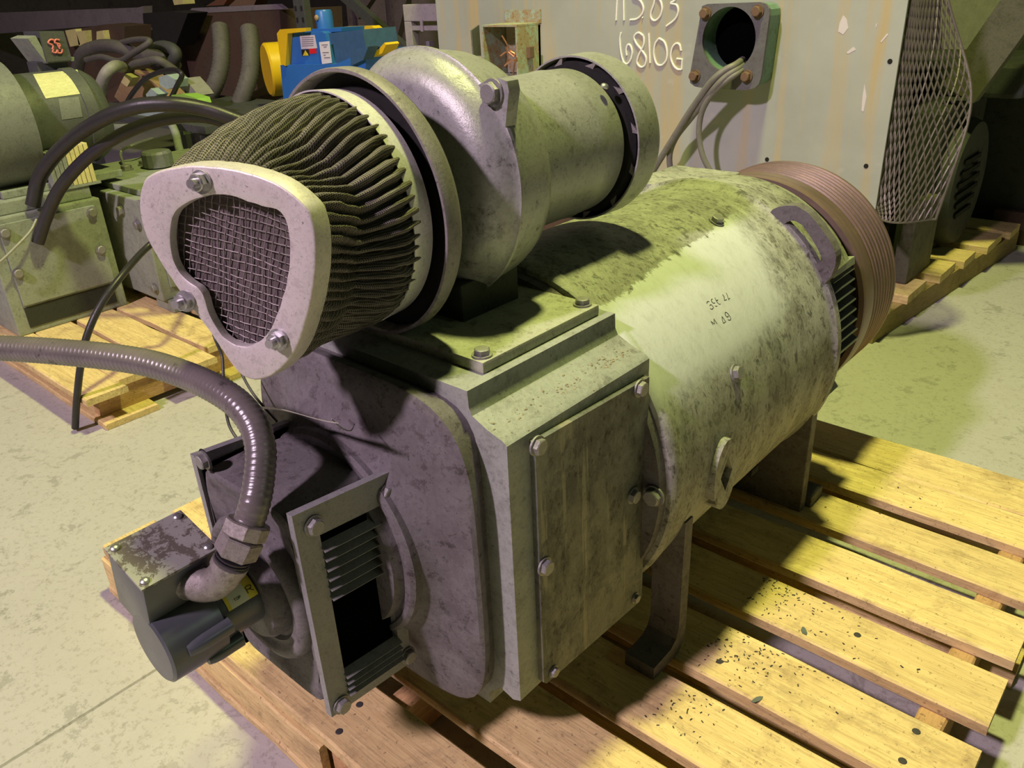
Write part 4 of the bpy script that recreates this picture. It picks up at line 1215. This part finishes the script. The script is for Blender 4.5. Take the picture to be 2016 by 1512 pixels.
# expanded-metal guard hanging at the cabinet's right edge
gd = root('mesh_guard', (-.83, 3.1, .3), 'bent expanded-metal guard hanging from the right edge of the grey cabinet', 'guard')
Lp = smoothpath([U(1803, -60, 'y', 3.03), U(1792, 0, 'y', 3.03), U(1776, 90, 'y', 3.03), U(1759, 190, 'y', 3.03), U(1741, 295, 'y', 3.03), U(1722, 405, 'y', 3.03), U(1720, 420, 'y', 3.03)], 8)
Rp = smoothpath([U(1858, -60, 'y', 3.22), U(1870, 0, 'y', 3.22), U(1893, 90, 'y', 3.20), U(1911, 165, 'y', 3.17), U(1908, 230, 'y', 3.14), U(1885, 310, 'y', 3.10), U(1842, 432, 'y', 3.07)], 8)
def at(L, t):
    x = max(0, min(.9999, t))*(len(L)-1); i = int(x); return L[i].lerp(L[i+1], x-i)
def gs(s, t):
    a, b = at(Lp, t), at(Rp, t)
    p = a.lerp(b, s)
    p.y -= .10*math.sin(PI*min(1, s*1.05))*(.5+.5*t)
    p.y = min(p.y, 3.2)
    return p
bm = nb(); NCOL, NROW = 14, 34
for c in range(-NROW, NCOL+NROW):
    for d in (1, -1):
        run = []
        for k in range(0, NROW*2+1):
            t = k/(NROW*2); s = (c+d*t*13)/NCOL
            if 0 <= s <= 1: run.append(gs(s, t))
            elif run:
                if len(run) > 1: tube(bm, run, .0032, 4)
                run = []
        if len(run) > 1: tube(bm, run, .0032, 4)
o = obj('expanded_mesh', bm, M['mesh'], gd); o['kind'] = 'stuff'
bm = nb(); tube(bm, [gs(s/16, 1) for s in range(17)], .004, 5); obj('lower_rim', bm, M['mesh'], gd)
bm = nb(); tube(bm, [gs(1, s/20) for s in range(21)], .0045, 5); obj('side_rim', bm, M['mesh'], gd)

# machinery behind the guard
mc = root('drive_machine', (-1.0, 3.9, 0), 'dark green drive machine standing on the back pallet beside the cabinet', 'machine')
obj('gear_case', B(-1.7, -.93, 3.62, 4.25, .0, .62, bev=.02), M['dkgreen'], mc)
bm = nb(); rs = lathe(bm, [(-.95, .05), (-.88, .10), (-.87, .255), (-.90, .27), (-.96, .27)], 3.93, .28, 48, axis='x'); bm.faces.new(rs[0])
obj('end_cover', bm, M['dkgreen'], mc, smooth=True)
for k in range(6):
    obj('vent_slot', B(-.872, -.866, 3.76+.02*abs(k-2.5), 4.09-.02*abs(k-2.5), .15+k*.045, .17+k*.045), M['dark'], mc)
obj('pedestal', B(-.94, -.88, 3.3, 3.60, .0, .30, bev=.01), M['beam'], mc)
obj('upper_case', B(-1.6, -.75, 4.0, 4.6, .6205, .76, bev=.02), M['dkgreen'], mc)
bm = nb(); a, b_ = U(1885, 185, 'y', 3.75), U(2070, -75, 'y', 3.75)
dv = (b_-a).normalized(); nr = Vector((dv.z, 0, -dv.x))*.072
prism(bm, [a-nr, a+nr, b_+nr, b_-nr], (0, .08, 0))
tag(obj('diagonal_beam', bm, M['beam']), 'olive-green diagonal beam crossing the top right corner', 'beam')
bm = nb(); q = [U(a, b, 'y', 4.9) for a, b in ((1855, -60), (2080, -60), (2080, 120), (1855, 160))]
prism(bm, q, (0, .02, 0))
tag(obj('sheet_panel', bm, M['greysheet']), 'grey sheet seen behind the diagonal beam', 'panel')
bm = nb(); box(bm, *sorted((U(1872, 160, 'y', 4.1).x, U(2060, 160, 'y', 4.1).x)), 4.6, 4.75, -.12, .9)
tag(obj('machine_case', bm, M['dkgreen']), 'dark machine case in the shadows at the right edge', 'machine')
bm = nb(); box(bm, U(1990, 410, 'z', .02).x-.05, .3, 4.55, 4.6, ZF, .03)
tag(obj('timber_block', bm, M['brownsteel']), 'reddish brown timber at the right edge behind the old pallet', 'timber')

# ------------------------------------------------------------------ old motor and blower on the left
lm = root('electric_motor', (-3.6, 1.3, 0), 'old grey-green square motor on the broken yellow pallet at left', 'motor')
LX = -3.372
obj('housing', B(-3.95, LX, .885, 1.315, 0, .452, bev=.006), M['leftmotor'], lm)
cvl = obj('side_cover', B(LX, LX+.010, .93, 1.285, .115, .43, bev=.002), M['leftmotor'], lm)
obj('base_opening', B(LX, LX+.003, .93, 1.275, .025, .105), M['dkgreen'], lm)
for a, b in ((1.268, .405), (1.262, .255), (.945, .245), (.945, .40)):
    place('bolt', BOLT, cvl, (LX+.010, a, b), (1, 0, 0), random.random(), 1.5)
obj('yoke', B(-3.95, -3.13, 1.36, 2.1, .05, .46, bev=.006), M['leftmotor'], lm)
for a, b in ((-3.18, .36), (-3.30, .40), (-3.17, .10)):
    place('bolt', BOLT, lm, (a, 1.36, b), (0, -1, 0), random.random(), 1.6)
obj('yoke_cover', B(-3.13, -3.12, 1.40, 2.05, .10, .44, bev=.002), M['leftmotor'], lm)
obj('foot', B(-3.24, -3.10, 1.38, 1.46, .0, .05, bev=.004), M['leftmotor'], lm)
obj('upper_deck', B(-3.93, -3.40, .95, 1.30, .453, .50, bev=.004), M['leftmotor'], lm)
obj('upper_deck', B(-3.90, -3.20, 1.40, 2.0, .461, .485, bev=.004), M['leftmotor'], lm)
kn = U(312, 322, 'z', .50)
bm = nb(); rs = lathe(bm, [(.487, .05), (.49, .063), (.545, .063), (.555, .057), (.557, .01)], kn.x, kn.y, 16, axis='z'); bm.faces.new(rs[-1]); bm.faces.new(rs[0])
obj('filler_cap', bm, M['leftcowl'], lm)
for uv in ((250, 335), (285, 325)):
    place('bolt', BOLT, lm, U(*uv, 'z', .485), (0, 0, 1), .3, 2.0)
bm = nb(); tube(bm, smoothpath([U(245, 328, 'z', .49), U(238, 300, 'z', .53), U(262, 285, 'z', .56), U(300, 272, 'z', .56)], 6), .006, 6); obj('oil_line', bm, M['bolt'], lm)

lb = root('blower_motor', (-3.55, 1.35, .50), 'dark cylinder blower motor with faded yellow nameplate on the left motor', 'motor')
LBX, LBZ = -3.62, .735
bm = nb(); rs = lathe(bm, [(1.17, .03), (1.17, .178), (1.385, .178), (1.387, .184), (1.43, .184), (1.432, .176), (1.46, .172), (1.485, .155), (1.49, .05)], LBX, LBZ, 64); bm.faces.new(rs[0]); bm.faces.new(rs[-1])
lbs = obj('motor_shell', bm, M['leftblower'], lb, smooth=True)
bm = nb(); rs = lathe(bm, [(.88, .04), (.88, .225), (.89, .235), (1.17, .235), (1.172, .225)], LBX, LBZ, 64); bm.faces.new(rs[0]); bm.faces.new(rs[-1])
obj('fan_cowl', bm, M['leftcowl'], lb, smooth=True)
obj('mounting_base', B(-3.82, -3.44, 1.0, 1.46, .5005, .53, bev=.004), M['leftmotor'], lb)
def on_lb(u, v, r=.179):
    d = ray(u, v); ox, oz = CAM.x-LBX, CAM.z-LBZ
    A_ = d.x**2+d.z**2; B_ = 2*(ox*d.x+oz*d.z); C_ = ox*ox+oz*oz-r*r
    return CAM+d*((-B_-math.sqrt(max(0, B_*B_-4*A_*C_)))/2/A_)
def patch(c4, r, nseg=8):
    bm = nb(); rows = []
    for k in range(nseg+1):
        t = k/nseg; row = []
        for s in range(nseg+1):
            q = s/nseg
            u = (c4[0][0]*(1-q)+c4[1][0]*q)*(1-t)+(c4[3][0]*(1-q)+c4[2][0]*q)*t
            v = (c4[0][1]*(1-q)+c4[1][1]*q)*(1-t)+(c4[3][1]*(1-q)+c4[2][1]*q)*t
            row.append(bm.verts.new(on_lb(u, v, r)))
        rows.append(row)
    for k in range(nseg):
        for s in range(nseg): bm.faces.new((rows[k][s], rows[k][s+1], rows[k+1][s+1], rows[k+1][s]))
    return bm
obj('nameplate', patch([(65, 146), (152, 137), (171, 183), (90, 194)], .1795), M['label_old'], lb, label='faded yellow nameplate')
obj('small_plate', patch([(115, 194), (155, 190), (163, 230), (122, 236)], .1793), M['leftcowl'], lb)
tx = root('terminal_box', (-3.75, 1.42, .95), 'dark terminal box with a red scrawl on top of the left blower motor', 'box')
def TB(u, v, x=-3.60): return U(u, v, 'x', x)
bm = nb(); prism(bm, [TB(77, 62), (TB(125, 61)), TB(142, 118), TB(93, 122)], (-.16, 0, 0)); bevel_all(bm, .01, 50)
obj('box_body', bm, M['leftblower'], tx)
bm = nb(); prism(bm, [TB(55, 76, -3.61), TB(92, 125, -3.61), TB(146, 120, -3.61), TB(146, 112, -3.61), TB(95, 116, -3.61), TB(70, 70, -3.61)], (-.18, 0, 0)); obj('box_rim', bm, M['leftmotor'], tx)
bm = nb()
for L in ([(108, 80), (100, 78), (95, 84), (104, 90), (103, 97)], [(117, 79), (110, 78), (108, 84), (117, 87), (118, 92)], [(105, 96), (104, 102), (110, 104), (113, 98)], [(114, 98), (114, 104), (121, 104), (123, 97)], [(112, 85), (118, 96)]):
    tube(bm, smoothpath([TB(a, b, -3.596) for a, b in L], 5), .0035, 5)
obj('red_scrawl', bm, M['redpaint'], tx)
obj('box_neck', B(-3.74, -3.64, TB(110, 118).y-.06, TB(110, 118).y+.06, LBZ+.165, TB(110, 120).z, bev=.004), M['leftblower'], tx)
fins = nb()
tag(cable('wire', [U(-30, 530, 'x', -3.30), U(0, 515, 'x', -3.30), U(35, 482, 'x', -3.31), U(60, 455, 'x', -3.33), U(72, 432, 'x', -3.355)], .0045, M['cream'], 'thin pale wire across the cover of the left motor', 'wire'), None, None)
hs = root('finned_cooler', (-3.45, 1.6, .49), 'small pale finned casting tucked under the left blower motor', 'casting')
for k in range(9):
    q = U(100+k*9, 330-k*2.6, 'x', -3.41)
    obj('fin', B(-3.46, -3.40, q.y-.008, q.y+.008, .5095, q.z+.055, bev=.002), M['paleyellow'] if k > 3 else M['leftmotor'], hs)
obj('fin_base', B(-3.47, -3.395, U(92, 330, 'x', -3.41).y, U(182, 305, 'x', -3.41).y, .5005, .509), M['leftmotor'], hs)

# heap of hoses and valves behind it
HY = 2.35
def H(u, v, y=HY): return U(u, v, 'y', y)
tbl = root('steel_bench', (-4.2, 2.6, ZF), 'low dark steel bench under the heap of hoses', 'bench')
obj('bench_top', B(-5.6, -3.98, 2.15, 2.95, .52, .56, bev=.003), M['beamgrey'], tbl)
for x in (-5.5, -4.06):
    for y in (2.2, 2.9): obj('leg', B(x-.03, x+.03, y-.03, y+.03, ZF, .519), M['beamgrey'], tbl)
cnt = 0
def hose(pts, r, mat, label):
    bm = nb(); tube(bm, smoothpath(pts, 8), r, 12)
    return tag(obj('rubber_hose', bm, mat, smooth=True), label, 'hose', 'rubber hoses heaped behind the left motor')
hose([H(150, 150, 2.6), H(160, 108, 2.5), H(190, 92, 2.5), H(230, 92, 2.5), H(275, 108, 2.55), H(330, 110, 2.6), H(345, 130, 2.65)], .040, M['greyhose'], 'thickest grey hose arching over the heap behind the left motor')
hose([H(170, 118, 2.4), H(200, 112, 2.4), H(235, 120, 2.4), H(262, 105, 2.4), H(295, 82, 2.45), H(270, 78, 2.5), H(240, 84, 2.52)], .018, M['greyhose'], 'hose kinked upward with its tip pointing right above the heap')
hose([H(285, 118, 2.6), H(300, 98, 2.6), H(325, 92, 2.6), H(345, 102, 2.6), H(340, 120, 2.6), H(315, 122, 2.62)], .036, M['beamgrey'], 'dark hose end curled at the right of the heap')
hose([H(255, 145, 2.35), H(262, 128, 2.35), H(285, 122, 2.35), H(310, 118, 2.36), H(330, 128, 2.4), H(352, 145, 2.45), H(380, 175, 2.5), H(395, 200, 2.5)], .022, M['greyhose'], 'hose with a pale crimped collar running down to the right')
hose([H(245, 210, 2.2), H(262, 182, 2.2), H(285, 156, 2.2), H(315, 142, 2.2), H(345, 138, 2.2), H(358, 148, 2.2), H(348, 170, 2.2), H(336, 195, 2.2)], .013, M['black'], 'slim black hose bowed over the coloured valve blocks')
hose([H(330, 230, 2.1), H(345, 260, 2.05), H(352, 290, 2.0), H(362, 320, 1.95)], .020, M['leftmotor'], 'short pale green pipe slanting down beside the filler cap')
hose([H(200, 250, 2.1), H(250, 252, 2.05), H(300, 243, 2.05), H(330, 235, 2.1)], .022, M['leftmotor'], 'pale green pipe lying level below the valve blocks')
def blockpoly(pts, y, d, mat, name, label, cat):
    bm = nb(); prism(bm, [U(a, b, 'y', y) for a, b in pts], (0, d, 0)); bevel_all(bm, .006, 50)
    return tag(obj(name, bm, mat), label, cat)
blockpoly([(240, 158), (262, 138), (300, 160), (330, 190), (300, 215), (250, 215), (225, 190)], 2.45, .12, M['brass'], 'valve_block', 'brown rusty valve block in the middle of the heap', 'valve')
blockpoly([(238, 162), (247, 145), (261, 153), (250, 171)], 2.30, .05, M['paleyellow'], 'plastic_plug', 'small pale yellow plug left of the valve blocks', 'plug')
blockpoly([(287, 186), (297, 174), (312, 186), (304, 197), (290, 196)], 2.32, .06, M['mint'], 'valve_block', 'small pale mint valve block in the heap', 'valve')
blockpoly([(312, 152), (328, 147), (345, 157), (345, 172), (328, 176), (315, 168)], 2.36, .08, M['mint'], 'valve_block', 'larger mint valve block under the bowed hose', 'valve')
blockpoly([(243, 228), (262, 221), (300, 220), (330, 216), (340, 228), (300, 236), (255, 242)], 2.2, .08, M['mint'], 'manifold', 'long mint manifold under the two black leads', 'manifold')
blockpoly([(352, 160), (362, 154), (380, 174), (390, 188), (382, 192), (366, 180)], 2.45, .10, M['cream'], 'spring_valve', 'cream spring-like valve at the right of the heap', 'valve')
blockpoly([(330, 205), (338, 187), (362, 186), (388, 194), (392, 205), (375, 212), (360, 212), (362, 232), (375, 262), (362, 265), (352, 235), (345, 215)], 2.18, .07, M['lime'], 'lime_casting', 'bright lime-green casting left of the grey duct hoses', 'casting')
bm = nb(); tube(bm, smoothpath([H(196, 178, 2.12), H(202, 158, 2.12), H(212, 140, 2.14), H(228, 130, 2.2), H(240, 132, 2.3)], 6), .034, 12, rf=lambda i, n_: .042 if i < 3 else .032)
tag(obj('pipe_elbow', bm, M['cream'], smooth=True), 'cream pipe elbow at the end of the left blower motor', 'fitting')
blockpoly([(212, 180), (235, 165), (250, 200), (232, 235), (212, 225)], 2.5, .12, M['brownsteel'], 'pump_body', 'dark brown pump body beside the nameplate motor', 'valve')
# pale sacks / scrap behind the terminal box
blockpoly([(125, 62), (205, 48), (245, 52), (245, 200), (205, 215), (165, 225), (132, 225)], 2.9, .2, M['brownsteel'], 'scrap_bin', 'brown low scrap bin behind the red-marked terminal box', 'bin')
for i, q in enumerate([[(128, 60), (148, 57), (158, 88), (138, 92)], [(150, 62), (168, 60), (170, 92), (155, 90)], [(190, 62), (202, 60), (206, 82), (190, 82)]]):
    blockpoly(q, 2.855, .05, M['paleyellow'], 'yellow_bracket', ['yellow bracket nearest the red-marked terminal box', 'middle yellow bracket on the scrap bin', 'yellow bracket with a hole at the right of the scrap bin'][i], 'bracket')
blockpoly([(-60, 26), (0, 25), (270, 15), (282, 12), (282, 60), (200, 50), (0, 66), (-60, 68)], 3.6, .08, M['greybeam'], 'channel_beam', 'long violet-grey channel beam along the back at left', 'beam')

# hopper and its two duct hoses
hp = root('steel_hopper', (-6.0, 4.2, .4), 'rusty brown steel hopper with a flat rim behind the duct hoses', 'hopper')
QY = 3.3
def Q(u, v, y=QY): return U(u, v, 'y', y)
bm = nb(); prism(bm, [Q(330, 30), Q(550, 20), Q(560, 150), Q(430, 215), Q(345, 140)], (0, .5, 0)); obj('hopper_shell', bm, M['brownsteel'], hp)
bm = nb(); prism(bm, [Q(366, 27), Q(378, 16), Q(545, 8), Q(558, 18)], (0, .04, 0)); obj('rim_plate', bm, M['greybeam'], hp)
obj('support_leg', B(Q(440, 200).x, Q(470, 200).x, 3.5, 3.6, ZF, Q(450, 180).z), M['brownsteel'], hp)
bm = nb(); prism(bm, [Q(281, 26, 3.1), Q(335, 22, 3.1), Q(370, 26, 3.1), Q(345, 92, 3.1), Q(305, 92, 3.1), Q(300, 55, 3.1), Q(283, 52, 3.1)], (0, .15, 0))
fn = root('funnel', (Q(325, 60, 3.15).x, 3.17, ZF), 'black funnel-shaped chute left of the rusty hopper', 'chute')
obj('chute_body', bm, M['dark'], fn)
obj('leg', B(Q(318, 90, 3.15).x, Q(332, 90, 3.15).x, 3.13, 3.2, ZF, Q(325, 86, 3.15).z), M['beamgrey'], fn)
def duct(pts, r, label, g):
    e = pts[-1]; pts = pts+[Vector((e.x-.02, e.y, e.z-.22)), Vector((e.x, e.y, ZF+.01))]
    bm = nb(); p = resample(smoothpath(pts, 10), .012)
    tube(bm, p, r, 16, rf=lambda i, n_: r+(.0025 if i % 2 else -.0015), cap=False)
    return tag(obj('duct_hose', bm, M['greyhose'], smooth=True, auto=70), label, 'hose', g)
duct([Q(433, 52, 3.0), Q(436, 90, 2.95), Q(434, 130, 2.9), Q(424, 165, 2.85), Q(405, 200, 2.8), Q(395, 230, 2.75)], .052, 'grey ribbed duct hose hanging left of its twin, before the rusty hopper', 'duct hoses by the hopper')
duct([Q(490, 56, 3.0), Q(494, 95, 2.95), Q(492, 140, 2.9), Q(483, 175, 2.85), Q(468, 215, 2.8), Q(458, 250, 2.75)], .052, 'grey ribbed duct hose hanging right of its twin, nearer the blue motor', 'duct hoses by the hopper')
for i, (q, m_) in enumerate([([(340, 0), (358, -5), (360, 8), (343, 10)], 'paleyellow'), ([(405, 12), (425, 0), (450, -4), (440, 10)], 'copper'), ([(450, 12), (470, -6), (505, -2), (500, 10)], 'rustbolt')]):
    blockpoly(q, 3.45, .1, M[m_], 'scrap_piece', ['yellow scrap piece above the black chute', 'shiny copper scrap on the hopper rim', 'rust-red scrap on the hopper rim'][i], 'scrap')
# rack post, tarp and frames at the back
rp = root('rack_post', (-4.6, 3.6, ZF), 'perforated dark steel rack post behind the blue motor', 'post')
px = U(590, 30, 'y', 3.1).x
obj('post', B(px-.05, px+.05, 3.1, 3.15, ZF, 2.2, bev=.003), M['beamgrey'], rp)
for k in range(8):
    for dx in (-.028, .028): obj('post_hole', B(px+dx-.008, px+dx+.008, 3.097, 3.0995, .80+k*.062, .825+k*.062), M['dark'], rp)
bm = nb()
nx, nz = 40, 10
vs = [[bm.verts.new(Vector((-6.3+4.0*i/nx, 4.9+.06*math.sin(i*1.7)+.04*math.sin(i*.9+2)+.05*k/nz, ZF+2.3*k/nz))) for i in range(nx+1)] for k in range(nz+1)]
for k in range(nz):
    for i in range(nx): bm.faces.new((vs[k][i], vs[k][i+1], vs[k+1][i+1], vs[k+1][i]))
tag(obj('tarpaulin', bm, M['tarp'], smooth=True), 'folded brown tarpaulin hanging in the dark behind the blue motor', 'tarpaulin')
for i, (p, q) in enumerate((((660, -20), (800, 105)), ((770, 90), (800, -30)), ((700, 30), (760, -60)))):
    bm = nb(); a, b_ = U(*p, 'y', 4.0+.1*i), U(*q, 'y', 4.0+.1*i); dv = (b_-a).normalized(); nr = Vector((dv.z, 0, -dv.x))*.035
    prism(bm, [a-nr, a+nr, b_+nr, b_-nr], (0, .05, 0))
    tag(obj('brace_bar', bm, M['beamgrey'] if i == 0 else M['tarp']), ['dark brace bar sloping down to the white frame', 'steep brown brace bar next to the white frame', 'brown brace bar crossing above the blue motor'][i], 'brace')
wf = root('white_frame', (-3.2, 3.3, ZF), 'off-white steel frame standing left of the grey cabinet', 'frame')
WY = 3.25
def Wp(u, v): return U(u, v, 'y', WY)
xa, xb = Wp(797, 60).x, Wp(868, 60).x
zt, zm = Wp(830, 8).z, Wp(830, 42).z
obj('top_plate', B(xa, xb, WY, WY+.05, zm, zt, bev=.004), M['whiteframe'], wf)
obj('upright', B(xa, xa+.055, WY, WY+.05, ZF, zm-.001, bev=.004), M['whiteframe'], wf)
obj('upright', B(xb-.02, xb+.02, WY, WY+.05, ZF, zm-.001, bev=.004), M['whiteframe'], wf)
obj('cross_rail', B(xa+.056, xb-.022, WY+.005, WY+.045, zm-.045, zm-.022), M['whiteframe'], wf)
obj('rail_clip', B(xa+.13, xa+.15, WY-.003, WY+.004, zm-.05, zm+.01), M['whiteframe'], wf)
obj('inner_bar', B(xa+.14, xa+.165, WY+.02, WY+.05, ZF, zm-.1), M['greysheet'], wf)

# ------------------------------------------------------------------ blue and yellow motor
BLY = 2.55
def K(u, v, y=BLY): return U(u, v, 'y', y)
blm = root('blue_motor', (K(620, 150).x, BLY+.2, .3), 'bright blue motor with yellow side guards behind the filter', 'motor')
def poly(name, pts, y, d, mat, parent, bev=.006, label=None):
    bm = nb(); prism(bm, [U(a, b, 'y', y) for a, b in pts], (0, d, 0))
    if bev: bevel_all(bm, bev, 50)
    return obj(name, bm, mat, parent, label=label)
poly('body', [(552, 128), (662, 126), (720, 100), (720, 240), (562, 240)], BLY, .30, M['blue'], blm)
tb_ = poly('terminal_box', [(562, 70), (575, 66), (632, 62), (640, 66), (655, 128), (563, 128)], BLY+.02, .22, M['blue'], blm)
poly('box_side', [(640, 66), (714, 58), (720, 95), (690, 128), (656, 128)], BLY+.04, .2, M['blueshade'], blm)
poly('side_ledge', [(690, 98), (725, 92), (715, 118), (690, 130)], BLY-.02, .06, M['blueshade'], blm)
poly('top_plate', [(600, 58), (672, 55), (672, 62), (600, 66)], BLY+.06, .15, M['blue'], blm)
ps = K(641, 60, BLY+.13)
bm = nb(); zt = K(638, 19, BLY+.13).z
rs = lathe(bm, [(ps.z, .042), (zt-.01, .042), (zt, .036), (zt+.001, .01)], K(639, 40, BLY+.13).x, BLY+.13, 24, axis='z'); bm.faces.new(rs[-1]); bm.faces.new(rs[0])
shp = obj('shaft_post', bm, M['blue'], blm, smooth=True)
place('pin', screwhead(.014, M['brass']), blm, K(638, 34, BLY+.13)+Vector((0, -.043, 0)), (0, -1, 0))
poly('guard_frame', [(545, 66), (551, 58), (602, 55), (602, 62), (566, 66), (562, 130), (553, 126)], BLY-.012, .03, M['yellow'], blm, label='yellow guard frame, left half')
poly('guard_frame', [(672, 53), (731, 51), (743, 60), (746, 97), (733, 97), (725, 64), (714, 59), (672, 58)], BLY+.20, .05, M['yellow'], blm, label='yellow guard frame, right half')
poly('guard_side', [(715, 62), (728, 66), (738, 95), (725, 98)], BLY+.12, .05, M['yellow'], blm)
wc = K(546, 136, BLY+.18); vd = (wc-CAM); vd.z = 0; vd.normalize()
ax_ = Vector((vd.y, -vd.x, 0))*.98+vd*.20; ax_.normalize()
mm = Matrix.Translation(wc) @ ax_.to_track_quat('X', 'Z').to_matrix().to_4x4()
bm = nb(); rs = lathe(bm, [(-.055, .03), (-.06, .128), (-.05, .138), (.025, .138), (.03, .13), (.03, .03)], 0, 0, 48, axis='x'); bm.faces.new(rs[0]); bm.faces.new(rs[-1])
bmesh.ops.transform(bm, matrix=mm, verts=bm.verts)
obj('brake_drum', bm, M['yellow'], blm, smooth=True, label='yellow drum on the left end')
poly('guard_foot', [(722, 105), (742, 100), (757, 84), (760, 88), (752, 105), (725, 118)], BLY+.05, .08, M['yellow'], blm)
poly('rating_label', [(590, 70), (619, 69), (624, 95), (593, 97)], BLY+.018, .0015, M['pink'], tb_, 0)
poly('warning_label', [(593, 98), (608, 97), (609, 109), (595, 111)], BLY+.018, .0015, M['ink'], tb_, 0)
poly('warning_triangle', [(601, 98.5), (607, 109), (596, 110)], BLY+.0165, .001, M['label_yellow'], tb_, 0)
poly('red_label', [(608, 96), (622, 95), (623, 105), (610, 106)], BLY+.018, .0015, M['red'], tb_, 0)
hang = poly('hang_tag', [(628, 83), (648, 81), (653, 124), (634, 126)], BLY+.012, .002, M['white'], blm, 0, label='white hang tag with printed lines')
bm = nb()
for v0, a, b in ((88, 633, 645), (92, 637, 643), (103, 635, 647), (108, 637, 641), (113, 638, 650)):
    prism(bm, [U(a, v0, 'y', BLY+.011), U(b, v0-.5, 'y', BLY+.011), U(b, v0+.8, 'y', BLY+.011), U(a, v0+1.2, 'y', BLY+.011)], (0, .0006, 0))
for v0 in (74, 78, 82, 86, 90):
    prism(bm, [U(594, v0, 'y', BLY+.0172), U(617, v0-1, 'y', BLY+.0172), U(617, v0, 'y', BLY+.0172), U(594, v0+1, 'y', BLY+.0172)], (0, .0005, 0))
obj('label_print', bm, M['greyplate'], blm)
bst = root('steel_stand', (K(620, 150).x, BLY+.2, ZF), 'dark steel stand under the blue and yellow motor', 'stand')
zb = K(600, 240).z
obj('stand_top', B(K(552, 150).x, K(725, 150).x, BLY-.02, BLY+.34, zb-.05, zb-.001, bev=.003), M['beamgrey'], bst)
for x in (K(556, 150).x, K(718, 150).x):
    for y in (BLY+.02, BLY+.30): obj('leg', B(x-.025, x+.025, y-.025, y+.025, ZF, zb-.051), M['beamgrey'], bst)
